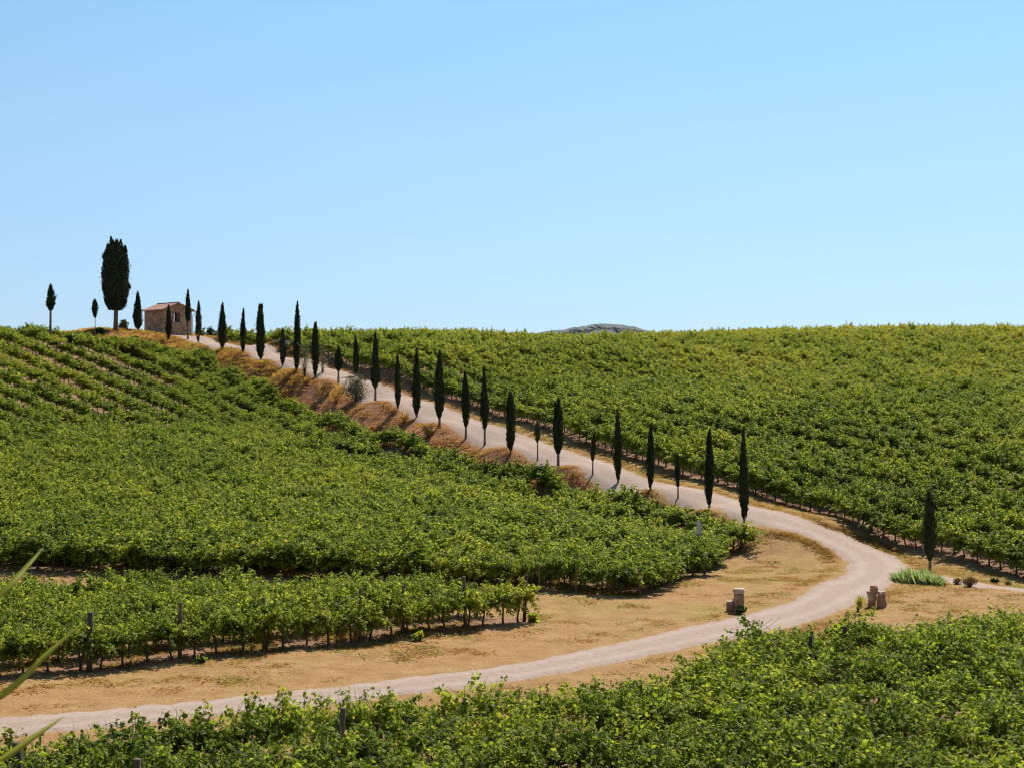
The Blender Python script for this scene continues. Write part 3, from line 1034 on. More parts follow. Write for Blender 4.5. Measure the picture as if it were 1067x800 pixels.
tufts(x[ok], y[ok], .02, .08, .35)
x, y = rnd_pts(5000, -26, 2, 42, 62)
ok = inpoly(x, y, lpoly) & (vnoise(x, y) > .6); tufts(x[ok], y[ok], .03, .08, .25)
x, y = rnd_pts(6000, -30, 16, 62, 82)
ok = inpoly(x, y, polyU) & (vnoise(x * .7, y * .7) > .6); tufts(x[ok], y[ok], .03, .08, .2)
x, y = rnd_pts(7000, -60, -20, 140, 196)
ok = ~inpoly(x, y, polyU) & ~onroad(x, y) & ~inpoly(x, y, polyR); tufts(x[ok], y[ok], .1, .35, .1)
# fringe along both road edges
for e, k in ((roadL, 1), (roadR, -1)):
    q = resample(e, 0); t_ = nrm(np.gradient(q, axis=0)); nn = np.stack([-t_[:, 1], t_[:, 0]], 1) * k
    for rep in range(2):
        o = rng.uniform(.05, .7, len(q)); xx = q[:, 0] + nn[:, 0] * o + rng.normal(0, .15, len(q)); yy = q[:, 1] + nn[:, 1] * o + rng.normal(0, .15, len(q))
        g = ~onroad(xx, yy)
        tufts(xx[g], yy[g], .02, .06, .15)
TP = np.array(TP)
gr = scatter('dry_grass', TP, rng.uniform(0, 6.28, len(TP)), np.array(TS), TI, tuft_col)
tag(gr, 'dry straw coloured grass on the bank and verges beside the road', 'grass', kind='stuff')
print('tufts', len(TP))

# clods and stones under the vines along the verge
clod_col = bpy.data.collections.new('stone_kinds')
clm = plain('soil_clod', (.36, .25, .19), .95, 0, .35, 9)
for s in range(4):
    me = bpy.data.meshes.new('stone'); r = np.random.default_rng(70 + s)
    me.from_pydata((iv * r.uniform(.7, 1.25, iv.shape) * [1, .8, .6]).tolist(), [], ifc); me.materials.append(clm)
    clod_col.objects.link(bpy.data.objects.new('stone_%d' % s, me))
SP, SS = [], []
x, y = rnd_pts(26000, -45, 26, 70, 188)
ok = (seg_dist(x, y, baseR) < 1.1)
SPx, SPy = [x[ok]], [y[ok]]
x, y = rnd_pts(6000, -26, 2, 38, 60); ok = (seg_dist(x, y, Lrow2) < 1.0) & (rng.random(len(x)) < .6); SPx.append(x[ok]); SPy.append(y[ok])
SPx = np.concatenate(SPx); SPy = np.concatenate(SPy)
s_ = rng.uniform(.02, .07, len(SPx))
st = scatter('stones', np.stack([SPx, SPy, hz(SPx, SPy)], 1), rng.uniform(0, 6.28, len(SPx)), np.stack([s_, s_, s_], 1), rng.integers(0, 4, len(SPx)), clod_col)
tag(st, 'reddish clods and small stones on the soil under the edge rows', 'stones', kind='stuff')

# ------------------------------------------------------------------ cypresses
def crown_mesh(h, rad, seed, wide=.28, taper=1.0, dens=1.0, tips=None, gap=None, lean=0.0, mat='cypress', bottom=.05, spray=None, lumpy=1.4):
    """spindle of upright sprays round a dark core; local z from 0"""
    r = np.random.default_rng(seed)

    def prof(t):
        lo = np.clip(t / wide, 0, 1); lo = bottom + (1 - bottom) * np.sin(lo * math.pi / 2) ** .75
        hi = np.clip((t - wide) / (1 - wide), 0, 1); hi = (1 - hi ** (1.35 * taper)) ** .85
        return np.where(t < wide, lo, hi)
    area = 2 * math.pi * rad * .7 * h
    n = int(max(500, area * 330 * dens))
    t = r.random(n * 3); t = t[r.random(n * 3) < .25 + prof(t)][:n]; n = len(t)
    th = r.uniform(0, 2 * math.pi, n)
    lump = .97 + lumpy * (.55 * (vnoise(th * 1.6 + seed, t * h * 1.4 + seed * 3) - .5) + .2 * (vnoise(th * 4 + seed, t * h * 5) - .5))
    rr = prof(t) * rad * lump * np.where(r.random(n) < .04 * min(1, lumpy), r.uniform(1.0, 1.3, n), r.uniform(.72, 1.05, n))
    if gap is not None:
        keep = ~((t > gap[0]) & (t < gap[1]) & (r.random(n) < .8)); t, th, rr = t[keep], th[keep], rr[keep]; n = len(t)
    sway = lean * (t ** 1.3) * h
    pos = np.stack([np.cos(th) * rr + sway, np.sin(th) * rr, t * h], 1)
    d = np.stack([np.cos(th) * .28, np.sin(th) * .28, np.ones(n)], 1) + r.normal(0, .16, (n, 3))
    nor = np.stack([np.cos(th), np.sin(th), .2 * np.ones(n)], 1) + r.normal(0, .35, (n, 3))
    sl = spray or min(.42, .16 + rad * .35)
    V = leaves(pos, d, nor, r.uniform(.6, 1.25, n) * sl, np.array([(0, 0), (-.13, .4), (0, 1.0), (.13, .4)]), .2)
    if tips:
        ex_ = []
        for (tx, ty, th_, tz) in tips:     # separate pointed leaders at the top
            m = 220
            q = r.random(m); aa = r.uniform(0, 6.28, m); w0 = .16 * rad * (1 - q) + .03
            pos = np.stack([tx + np.cos(aa) * w0, ty + np.sin(aa) * w0, tz + q * th_], 1)
            d = np.stack([np.cos(aa) * .2, np.sin(aa) * .2, np.ones(m)], 1)
            ex_.append(leaves(pos, d, r.normal(0, 1, (m, 3)), r.uniform(.6, 1.2, m) * sl * .8, np.array([(0, 0), (-.13, .4), (0, 1.0), (.13, .4)]), .2))
        V = np.concatenate([V] + ex_)
    me = quads_mesh('cypress_crown', V, 4, M[mat], DIAM_F)
    # dense inside
    core = MB()
    tt = np.linspace(.02, .97, 22)
    pts = [(lean * (q ** 1.3) * h, 0, q * h) for q in tt]
    rd = prof(tt) * rad * .62 * (1 if gap is None else np.where((tt > gap[0]) & (tt < gap[1]), .25, 1))
    core.tube(pts, np.maximum(rd, .012), 9)
    cm = core.mesh('core', M[mat])
    bm = bmesh.new(); bm.from_mesh(me); bm.from_mesh(cm); bm.to_mesh(me); bm.free(); bpy.data.meshes.remove(cm)
    return me


def cypress(label, px, top, base, width, cb=None, group='cypresses lining the road', d=None, wide=.28, taper=1.0, seed=0, lean=0.0, gap=None, mat='cypress', tips=None, dens=1.0, trunk_r=None, bottom=.12, lumpy=1.4, spray=None):
    p = ground_at(px, d) if d else hit(px, base)
    D = p[1]
    z_top = CZ - (top - CY) / F * D
    H = z_top - p[2]
    rad = width / F * D / 2 * 1.02
    z0 = .12 if cb is None else max(.1, (CZ - (cb - CY) / F * D) - p[2])
    h = H - z0
    root = empty('cypress_tree', p, 0)
    tag(root, label, 'cypress', group)
    tr_ = trunk_r or max(.05, min(.14, rad * .28))
    mb = MB(); mb.tube([(0, 0, -.25), (.01, 0, z0 * .5), (.015, .01, z0 + .02), (lean * h * .2, 0, z0 + h * .4)], [tr_ * 1.35, tr_, tr_ * .9, tr_ * .4], 9)
    link('trunk', mb.mesh('cypress_trunk', M['bark']), root)
    sc_tips = None
    if tips: sc_tips = [(a * rad, b * rad, c * h, e * h) for a, b, c, e in tips]
    cr = link('crown', crown_mesh(h, rad, seed, wide, taper, dens, sc_tips, gap, lean or (random.random() - .5) * .03, mat, bottom, spray, lumpy), root)
    cr.location = (0, 0, z0)
    return root


G1 = 'cypresses lining the road'
cy = [
    # label, px, top, base, width, crown bottom, extras
    ('tall pointed cypress directly left of the stone hut, leafy down to the ground', 143.5, 306, 344, 8.5, None, dict(d=181, wide=.22)),
    ('slim dark cypress standing before the corner of the stone hut', 175.5, 319, 355.5, 5.6, None, dict(wide=.35)),
    ('pointed cypress on a thin stem before the window wall of the hut', 195.6, 303, 354, 5.6, 337, dict(wide=.3)),
    ('thin cypress just right of the hut with a narrow lower half', 206.5, 315, 358, 5.6, None, dict(wide=.45, gap=(.12, .28))),
    ('dark spindle shaped cypress before the pale silvery bush', 231.5, 317, 365.5, 7.5, None, dict(wide=.4)),
    ('thin cypress with a break in its lower foliage, right of the silvery bush', 253, 323, 368, 5.5, None, dict(wide=.42, gap=(.22, .33))),
    ('thick column cypress with a blunt double tip, near the top of the road', 271.8, 320, 376, 8.4, None, dict(wide=.35, taper=2.2, tips=[(-.3, 0, .10, .93), (.25, 0, .09, .94)])),
    ('low ragged cypress between the blunt column and the tall needle cypress', 294.5, 343, 382, 6.0, None, dict(wide=.4, mat='cypress_dry')),
    ('tall needle cypress left of the sparse grey bush on the bank', 309, 316, 388, 7.2, None, dict(wide=.35)),
    ('dark cypress between the two sparse grey bushes on the bank', 328.4, 337, 394, 7.4, None, dict(wide=.4, taper=1.6)),
    ('short oval cypress on a thin bare stem above the dry bank grass', 352.5, 362, 400, 7.2, 388, dict(wide=.45)),
    ('thin cypress rising behind the round olive green shrub', 371, 351, 392, 6.0, None, dict(wide=.35)),
    ('tall cypress on two bare stems, right of the round olive green shrub', 391, 348, 418, 8.2, 406, dict(wide=.22)),
    ('narrow cypress between the two stemmed cypress and the straight pointed one', 414.5, 371, 427, 6.2, None, dict(wide=.4)),
    ('straight pointed cypress over the orange bank, next uphill of the ragged skirted one', 434, 366, 435, 8.4, None, dict(wide=.35)),
    ('broad tall cypress with a ragged skirt, midway down the road', 457.8, 367, 444, 9.6, 437, dict(wide=.32)),
    ('cypress with a short bare stem, next downhill of the ragged skirted cypress', 485.3, 389, 457, 8.0, 446, dict(wide=.35)),
    ('tall slender cypress on a bare pinkish stem, left of the flat topped one', 505, 384, 464, 7.8, 449, dict(wide=.3)),
    ('flat topped column cypress of even width beside the road', 532, 410, 473, 8.6, None, dict(wide=.4, taper=2.4)),
    ('smallest roadside cypress, a thin tuft on a bare stem left of the twin tipped tree', 560, 439, 480, 5.0, 462, dict(wide=.35)),
    ('twin tipped cypress, swollen in the middle, on a bare stem', 581.5, 417, 487, 10.4, 474, dict(wide=.4, tips=[(-.55, 0, .34, .62)])),
    ('small leaning cypress right of the twin tipped tree', 617.5, 451, 495, 5.4, 481, dict(wide=.4, lean=.07)),
    ('straight dark cypress right of the small leaning one', 644, 430, 503, 8.2, None, dict(wide=.35)),
    ('cypress with a ragged foot, left of the stunted thin one near the bend', 677.7, 443, 511, 8.0, None, dict(wide=.38)),
    ('stunted thin cypress on a bare stem between two tall ones near the bend', 706.3, 474, 520, 5.2, 508, dict(wide=.4)),
    ('tall tapering cypress second from the lower end of the roadside row', 739, 449, 530, 9.4, None, dict(wide=.38)),
    ('tallest roadside cypress, lowest of the row, standing in dry grass above the bend', 775.4, 448, 544.5, 9.2, None, dict(wide=.3)),
]
for i, (lab, px, top, base, w, cb, ex_) in enumerate(cy):
    cypress(lab, px, top, base, w, cb, seed=20 + i * 7, **ex_)
cypress('lone dark cypress right of the road bend, frayed foot, beside the green blade clump', 968.8, 514, 600, 11.5, 585, 'lone cypresses', wide=.5, taper=2.0, seed=301, bottom=.35)
cypress('small lone cypress on a pale bare stem, far left on the skyline', 52.5, 298, 337, 8.5, 325, 'lone cypresses', d=158, wide=.35, seed=311, mat='cypress')
cypress('tiny oval cypress on a thread thin stem, just left of the giant broad one', 99, 313, 346, 5.6, 332, 'lone cypresses', d=169, wide=.5, taper=1.8, seed=312, trunk_r=.045)
cypress('giant broad cypress with a jagged top and bare trunk, left of the hut', 120.6, 255, 346, 26.0, 324, 'lone cypresses', d=176, wide=.34, taper=4.5, seed=320, dens=.9, trunk_r=.28, bottom=.55, lumpy=.3, spray=.42,
        tips=[(-.40, .1, .17, .93), (.02, .2, .13, .93), (.42, -.1, .13, .92), (-.62, 0, .13, .86), (.70, .1, .12, .85), (.22, -.4, .10, .93), (-.2, -.2, .09, .95), (-.78, .1, .1, .78), (1.0, 0, .07, .32)])

# ------------------------------------------------------------------ shrubs
def shrub(name, label, cat, px, base, w, h, mat, seed=0, leaf=.12, n=700, d=None, group=None, stems=5, open_=.5, shape=DIAM, up_=0.3):
    p = ground_at(px, d) if d else hit(px, base)
    s = p[1] / F
    W_, H_ = w * s, h * s
    r = np.random.default_rng(seed)
    root = empty(name, p, 0)
    tag(root, label, cat, group)
    mb = MB(); ctr = []
    for k in range(stems):
        a = r.uniform(0, 6.28); q = r.uniform(.2, .8)
        e = np.array([math.cos(a) * W_ * .5 * q, math.sin(a) * W_ * .5 * q, H_ * r.uniform(.55, .95) * (1 - .35 * q)])
        m1 = e * [.35, .35, .5] + r.normal(0, .04, 3)
        mb.tube([(r.normal(0, .04), r.normal(0, .04), -.1), m1, e], [.03 + .01 * H_, .02, .008], 5)
        ctr += [e, e * .8 + r.normal(0, .12 * H_, 3), m1 * 1.2 + r.normal(0, .1 * H_, 3)]
    ctr = np.array(ctr)
    k = r.integers(0, len(ctr), n)
    off = r.normal(0, 1, (n, 3)); off = nrm(off) * (r.random(n) ** .45)[:, None]
    pos = ctr[k] + off * np.array([W_, W_, H_]) * (.17 + .12 * open_)
    pos[:, 2] = np.clip(pos[:, 2], .02, None)
    dv = off + r.normal(0, .4, (n, 3)) + [0, 0, up_]
    V = leaves(pos, dv, r.normal(0, .6, (n, 3)) + [0, 0, .8], r.uniform(.6, 1.3, n) * leaf, shape, .2)
    link('stems', mb.mesh(name + '_stems', M['vine_bark']), root)
    link('foliage', quads_mesh(name + '_foliage', V, len(shape), mat, DIAM_F if len(shape) == 4 else DIAM6_F), root)
    return root


NAR = np.array([(0, 0), (-.18, .4), (0, 1.0), (.18, .4)])
G2 = 'shrubs along the upper road'
shrub('bush', 'round olive green shrub on the bank casting a dark shadow', 'shrub', 371, 418, 27, 29, M['olive'], 1, .2, 2400, group=G2, shape=NAR, stems=9)
shrub('bush', 'sparse grey green bush between the needle cypress and the dark cypress', 'shrub', 317.5, 394, 15, 42, M['olive'], 2, .2, 620, group=G2, shape=NAR, stems=7, open_=.9)
shrub('bush', 'sparse grey green bush just right of the dark cypress on the bank', 'shrub', 336, 389, 12, 32, M['olive'], 3, .2, 420, group=G2, shape=NAR, stems=5, open_=.9)
shrub('bush', 'low straw coloured scrub on the bank left of the round shrub', 'shrub', 350, 421, 22, 20, M['dry'], 4, .22, 620, group=G2, shape=NAR, up_=1.0)
shrub('bush', 'low dry tussock on the bank below the two stemmed cypress', 'shrub', 336, 412, 14, 12, M['dry'], 5, .2, 320, group=G2, shape=NAR, up_=1.0)
shrub('bush', 'dry tussock between the needle cypress pair low on the orange bank', 'shrub', 421, 441, 13, 11, M['dry'], 6, .2, 340, group=G2, shape=NAR, up_=1.0)
shrub('bush', 'wide dry tussock downhill of the straight pointed cypress', 'shrub', 447, 455, 16, 11, M['dry'], 7, .2, 340, group=G2, shape=NAR, up_=1.0)
shrub('bush', 'pale silvery bush behind the spindle shaped cypress near the hut', 'shrub', 241, 356, 14, 26, M['silver'], 8, .3, 600, d=190, group=G2, shape=NAR, up_=.8)
shrub('bush', 'small dark pointed bush on the skyline right of the hut', 'shrub', 218.5, 350, 9, 17, M['bush'], 9, .25, 500, d=196, group=G2)
shrub('bush', 'low green bush at the roadside just right of the hut', 'shrub', 209, 352, 13, 14, M['olive'], 10, .25, 500, d=194, group=G2)
shrub('bush', 'yellow green hedge bush between the pointed bush and the silvery bush', 'shrub', 226, 353, 17, 15, M['bush'], 11, .28, 800, d=193, group=G2)
shrub('bush', 'green hedge bush between the silvery bush and the first hillside vines', 'shrub', 257, 354, 18, 15, M['bush'], 12, .28, 800, d=189, group=G2)
G3 = 'bushes on the left skyline'
for i, (px, base, w, h, dd, lab) in enumerate([
        (42, 342, 13, 9, 161, 'dark bush on the skyline left of the far left lone cypress'), (73, 342, 12, 8, 164, 'spreading dark bush on the skyline between the far left cypress and the tiny oval one'),
        (89, 345, 12, 8, 167, 'low bush on the skyline just left of the tiny oval cypress'), (104, 346, 8, 8, 172, 'small round bush between the tiny oval cypress and the giant one'),
        (127.5, 346, 10, 11, 181, 'pale green bush right behind the trunk of the giant cypress'), (15, 340, 12, 8, 156, 'green bush on the skyline nearest the left edge')]):
    shrub('bush', lab, 'shrub', px, base, w, h, M['olive'] if i == 4 else M['bush'], 60 + i, .25, 420, d=dd, group=G3)

# low weeds and dry bushes near the bend
G4 = 'low plants round the road bend'
shrub('bush', 'rounded dry brown bush beside the side path, right of the lone cypress', 'shrub', 1011, 611.5, 15, 10, M['dry_bush'], 70, .10, 800, group=G4, shape=NAR, stems=8, up_=.6)
shrub('bush', 'small reddish dry bush left of the rounded brown bush', 'shrub', 998, 608.5, 9, 6, M['dry_bush'], 71, .09, 350, group=G4, shape=NAR, up_=.6)
shrub('bush', 'small green weed on the verge above the side path', 'weed', 1037, 608, 9, 5, M['bush'], 72, .10, 260, group=G4)
shrub('bush', 'flat brown weed on the verge near the right edge', 'weed', 1051, 609.5, 10, 4, M['dry_bush'], 73, .08, 260, group=G4, shape=NAR)
shrub('bush', 'yellowing tall grass tuft left of the rough twin stones', 'grass tuft', 894, 639, 12, 15, M['green_tuft'], 74, .28, 160, group=G4, shape=np.array([(0, 0), (-.05, .4), (0, 1.0), (.05, .4)]), up_=3.0, open_=.2)
shrub('bush', 'greenish weeds growing against the foot of the stone stump', 'weed', 771, 640, 9, 9, M['bush'], 75, .10, 220, group=G4)
shrub('bush', 'small vine shoot sprouting at the right end of the small vine block', 'weed', 554, 648, 9, 10, M['vine'], 76, .13, 120, group=G4, shape=DIAM6)
shrub('bush', 'round green weed at the foot of the front row, left half of the small block', 'weed', 209, 690, 9, 8, M['vine'], 77, .12, 90, group=G4, shape=DIAM6)
shrub('bush', 'low green weed beside the end post of the front row', 'weed', 436, 668, 11, 8, M['vine'], 78, .12, 100, group=G4, shape=DIAM6)

# blade-leaved clump by the side path
p = hit(957, 607)
root = empty('blade_clump', p, 0)
tag(root, 'dense clump of upright blue green blades beside the side path', 'plant')
s = p[1] / F
r = np.random.default_rng(81)
n = 700
uu = r.uniform(-1, 1, n)
pos = np.stack([uu * 22 * s, r.normal(0, .28, n) - uu * .8, np.zeros(n)], 1)
pos[:, 2] = hz(pos[:, 0] + p[0], pos[:, 1] + p[1]) - p[2] - .03
d = np.stack([r.normal(0, .5, n), r.normal(0, .5, n), np.ones(n)], 1)
ln = r.uniform(.5, 1.0, n) * np.interp(uu, [-1, -.4, .2, .7, 1], [.6, 1.0, 1.0, .75, .45]) * .85
V = leaves(pos, d, r.normal(0, 1, (n, 3)) * [1, 1, .1], ln, np.array([(-.035, 0), (.035, 0), (.05, .5), (0, 1.0), (-.05, .5)]), .25)
link('leaves', quads_mesh('blade_clump_leaves', V, 5, M['reed'], [(0, 1, 2, 3, 4)]), root)
pos2 = pos[::4] ; n2 = len(pos2)
V = leaves(pos2, np.stack([r.normal(0, .8, n2), r.normal(0, .8, n2), .5 * np.ones(n2)], 1), r.normal(0, 1, (n2, 3)), r.uniform(.3, .6, n2), np.array([(-.03, 0), (.03, 0), (.03, .5), (0, 1.0), (-.03, .5)]), .2)
o = link('dead_leaves', quads_mesh('blade_clump_dead', V, 5, M['dry'], [(0, 1, 2, 3, 4)]), root)

# ------------------------------------------------------------------ hut
hp = up(170.5, 349.6, 186)
W_, L_, E_, PK = 4.15, 4.9, 3.40, .80
ang = math.atan2(.69, .72)
hut = empty('stone_hut', (hp[0], hp[1], hp[2]), ang)
tag(hut, 'small square rubble stone hut with red tiled roof at the top of the road', 'hut')
T = .42
wb = MB()


def wall_with_hole(mb, axis, fixed0, fixed1, a0, a1, z1, hole):
    """solid wall butt-jointed round an opening"""
    h0, h1, hz0, hz1 = hole
    parts = [(a0, h0, -.8, z1), (h1, a1, -.8, z1), (h0, h1, -.8, hz0), (h0, h1, hz1, z1)]
    for (p0, p1, q0, q1) in parts:
        c = [(p0 + p1) / 2, (fixed0 + fixed1) / 2, (q0 + q1) / 2]; s_ = [p1 - p0, abs(fixed1 - fixed0), q1 - q0]
        if axis == 'y': c[0], c[1] = c[1], c[0]; s_[0], s_[1] = s_[1], s_[0]
        mb.box(c, s_)


wall_with_hole(wb, 'x', 0, T, 0, W_, E_, (1.5, 2.42, 1.72, 3.0))            # gable with the window
wall_with_hole(wb, 'y', W_ - T, W_, T, L_ - T, E_, (3.62, 4.42, 1.5, 3.1))       # side wall, opening seen through
wb.box((T / 2, L_ / 2, (E_ - .8) / 2), (T, L_ - 2 * T, E_ + .8))
wb.box((W_ / 2, L_ - T / 2, (E_ - .8) / 2), (W_, T, E_ + .8))
for y0, y1 in ((0, T), (L_ - T, L_)):                                        # gable triangles
    v = [(0, y0, E_ + .002), (W_, y0, E_ + .002), (W_ / 2, y0, E_ + PK), (0, y1, E_ + .002), (W_, y1, E_ + .002), (W_ / 2, y1, E_ + PK)]
    wb.add(v, [(0, 1, 2), (5, 4, 3), (0, 3, 4, 1), (1, 4, 5, 2), (2, 5, 3, 0)])
wall_o = link('wall', wb.mesh('hut_wall', M['wall']), hut)


def tiles(side):
    """one roof pitch of curved tiles in overlapping courses"""
    ov = .28
    y = np.linspace(-ov, L_ + ov, 160)
    u = np.linspace(0, 1, 40)
    half = W_ / 2 + .34
    V = []
    slope = (PK) / (W_ / 2)
    for uu_ in u:
        xx = half * uu_
        course = (uu_ * 7) % 1.0
        z = E_ + PK + .07 - xx * slope + .05 * np.abs(np.sin(y / .21 * math.pi)) + .03 * course
        xw = W_ / 2 + side * xx
        V.append(np.stack([np.full_like(y, xw), y, z + rng.normal(0, .006, len(y))], 1))
    V = np.array(V)
    B = V.copy(); B[..., 2] -= .11
    n1, n2 = V.shape[:2]
    mb = MB()
    j, i = np.meshgrid(np.arange(n1 - 1), np.arange(n2 - 1), indexing='ij'); k = (j * n2 + i).ravel()
    q = np.stack([k, k + 1, k + 1 + n2, k + n2], 1)
    off = n1 * n2
    f = q.tolist() + (q[:, ::-1] + off).tolist()
    for i in range(n2 - 1):
        f.append(((n1 - 1) * n2 + i, (n1 - 1) * n2 + i + 1, off + (n1 - 1) * n2 + i + 1, off + (n1 - 1) * n2 + i))
    for j in range(n1 - 1):
        f.append((j * n2, (j + 1) * n2, off + (j + 1) * n2, off + j * n2)); f.append((j * n2 + n2 - 1, off + j * n2 + n2 - 1, off + (j + 1) * n2 + n2 - 1, (j + 1) * n2 + n2 - 1))
    mb.add(np.concatenate([V.reshape(-1, 3), B.reshape(-1, 3)]), f, 0, False)
    return mb.mesh('hut_roof', M['tile'])


rf = link('roof', tiles(-1), hut)
rf2 = link('roof', tiles(1), hut)
rb = MB()
for k in range(14):
    y0 = -.3 + k * (L_ + .6) / 14
    rb.tube([(W_ / 2, y0, E_ + PK + .10 + rng.normal(0, .015)), (W_ / 2, y0 + .44, E_ + PK + .12 + rng.normal(0, .015))], [.12, .10], 10)
link('ridge_tiles', rb.mesh('hut_ridge', M['ridge']), hut)
wf = MB()
for c, s_ in (((1.54, .2, 2.36), (.07, .12, 1.27)), ((2.38, .2, 2.36), (.07, .12, 1.27)), ((1.96, .2, 2.96), (.77, .12, .07)), ((1.96, .2, 1.76), (.77, .12, .07))):
    wf.box(c, s_)
wo = link('window', wf.mesh('hut_window', M['frame']), hut)
sh = MB()
for k in range(4): sh.box((2.02 + k * .092 + .03, .22, 2.36), (.088, .04, 1.12))
sh.box((2.19, .25, 2.0), (.34, .03, .07)); sh.box((2.19, .25, 2.7), (.34, .03, .07))
link('shutter', sh.mesh('hut_shutter', M['frame']), wo)
sl_ = MB(); sl_.box((1.96, -.02, 1.69), (1.12, .3, .08), jit=.006)
link('sill', sl_.mesh('hut_sill', M['cap']), wo)
gb = MB()
gz = E_ - .12
gb.tube([(W_ + .40, -.3, gz), (W_ + .40, L_ + .3, gz - .02)], .065, 8)
link('gutter', gb.mesh('hut_gutter', M['gutter']), hut)
db = MB(); db.tube([(W_ + .40, -.2, gz - .04), (W_ + .38, -.2, gz - .3), (W_ + .12, -.12, gz - .55), (W_ + .07, -.06, gz - .8), (W_ + .07, -.06, .1)], .045, 8)
link('downpipe', db.mesh('hut_downpipe', M['gutter']), hut)

# ------------------------------------------------------------------ stones, sign, posts
def rock(c, s, seed, mat, name='block', parent=None, sub=2, rough=.16, boxy=.75):
    bm = bmesh.new(); bmesh.ops.create_cube(bm, size=1.0)
    bmesh.ops.subdivide_edges(bm, edges=bm.edges, cuts=4, use_grid_fill=True)
    r = np.random.default_rng(seed)
    o1, o2 = r.uniform(0, 50, 2)
    for v in bm.verts:
        q = np.array(v.co[:])
        sph = q / np.linalg.norm(q) * .56
        q = q * boxy + sph * (1 - boxy)
        f = 1 + rough * 2 * (vnoise(q[0] * 3.2 + o1 + q[2] * 2, q[1] * 3.2 + o2 - q[2] * 2.3) - .5) + rough * .6 * (vnoise(q[0] * 9 + o2, q[1] * 9 + q[2] * 8) - .5)
        v.co = Vector(q * f * np.array(s)) + Vector(c)
    me = bpy.data.meshes.new(name)
    bm.to_mesh(me); bm.free()
    me.materials.append(mat)
    return link(name, me, parent)


p = hit(769.5, 637)
s = p[1] / F
g1 = empty('gate_stone', p, R(-12))
tag(g1, 'stone stump with pale flat cap and low side block, left of the road bend', 'stone pillar', 'stone markers at the road bend')
rock((0, 0, 9.2 * s), (10.5 * s, 10 * s, 21 * s), 3, M['pillar'], 'pillar', g1, rough=.3, boxy=.4)
rock((.2 * s, 0, 21.6 * s), (11.2 * s, 11 * s, 5.0 * s), 4, M['cap'], 'cap', g1, rough=.24)
rock((-8.6 * s, 0, 4.8 * s), (7 * s, 8 * s, 10 * s), 5, M['pillar'], 'side_block', g1, rough=.2, boxy=.75)
rock((-8.6 * s, 0, 10.2 * s), (7.4 * s, 8.4 * s, 1.6 * s), 6, M['cap'], 'side_cap', g1, rough=.1)
p = hit(913.5, 632.5)
s = p[1] / F
g2 = empty('gate_stone', p, R(10))
tag(g2, 'rough pair of leaning stones, one topped by a small knob, right of the road bend', 'stone pillar', 'stone markers at the road bend')
rock((-4.6 * s, 2 * s, 7 * s), (7.6 * s, 8 * s, 16 * s), 13, M['pillar'], 'block', g2, rough=.42, boxy=.2)
o = rock((4.2 * s, -1 * s, 6.0 * s), (8.6 * s, 8.5 * s, 18 * s), 14, M['pillar'], 'block', g2, rough=.42, boxy=.2); o.rotation_euler = (0, R(4), 0)
rock((4.4 * s, -.5 * s, 15.4 * s), (8.0 * s, 8 * s, 3.6 * s), 15, M['cap'], 'cap', g2, rough=.3)
rock((-4.6 * s, 2 * s, 15.6 * s), (7.4 * s, 7 * s, 3.2 * s), 17, M['pillar'], 'cap', g2, rough=.3)
rock((-2.2 * s, 2.6 * s, 18.8 * s), (6.6 * s, 6 * s, 7.5 * s), 16, M['pillar'], 'knob', g2, rough=.2)

# pale blocks lying under the vines at the top of the road
for i, (px, py, w, h, lab) in enumerate([(301, 359, 9, 4.5, 'long pale stone block under the first vines, left of the tall needle cypress'), (287, 358, 6, 3.5, 'small pale stone lying left of the long pale block'),
                                         (282, 357, 4, 2.6, 'pale stone chip by the blunt column cypress, smallest of the pale stones')]):
    p = hit(px, py); s = p[1] / F
    o = rock((0, 0, h * .4 * s), (w * s, w * .6 * s, h * s), 30 + i, M['pale_stone'], 'pale_stone', None, rough=.2)
    o.location = p
    tag(o, lab, 'stone', 'pale stones by the upper road')
# low slab on the skyline
p = ground_at(104, 168); s = p[1] / F
t = empty('stone_slab', p, R(20)); tag(t, 'low dark grey slab on two supports beside the tiny oval cypress', 'slab')
b = MB(); b.box((0, 0, .62), (1.1, .6, .12), jit=.01); link('top', b.mesh('slab_top', M['slab']), t)
for q in (-.38, .38):
    b = MB(); b.box((q, 0, .24), (.16, .45, .64), jit=.01); link('support', b.mesh('slab_support', M['slab']), t)

# sign at the corner of the left field
p = ground_at(728, 72.6); s = p[1] / F
sg = empty('field_sign', p, R(8)); tag(sg, 'narrow grey plate with three faint pale marks on a dark pole at the field corner', 'sign')
zt = CZ - (542.5 - CY) / F * p[1] - p[2]
b = MB(); b.tube([(0, .03, -.3), (0, .03, zt - .25)], .028, 8); link('pole', b.mesh('sign_pole', M['pole']), sg)
b = MB()
ph, pw = 13.6 * s, 4.6 * s
pr = []
for k in range(9):
    a = math.pi * k / 8; pr.append((math.cos(a) * pw / 2, zt - pw / 2 + math.sin(a) * pw / 2))
pr += [(-pw / 2, zt - ph), (pw / 2, zt - ph)]
nn_ = len(pr)
b.add([(x, -.012, z) for x, z in pr] + [(x, .0, z) for x, z in pr], [tuple(range(nn_ - 1, -1, -1)), tuple(range(nn_, 2 * nn_))] + [(i, (i + 1) % nn_, nn_ + (i + 1) % nn_, nn_ + i) for i in range(nn_)])
pl = link('plate', b.mesh('sign_plate', M['plate']), sg)
for k in range(3):
    b = MB(); zz = zt - ph * (.24 + .26 * k)
    b.box((-.02, -.0155, zz), (.035, .004, ph * .13)); b.box((.035, -.0155, zz + .02 * (1 - k)), (.04, .004, ph * .06))
    link('mark', b.mesh('sign_mark', M['mark']), pl)


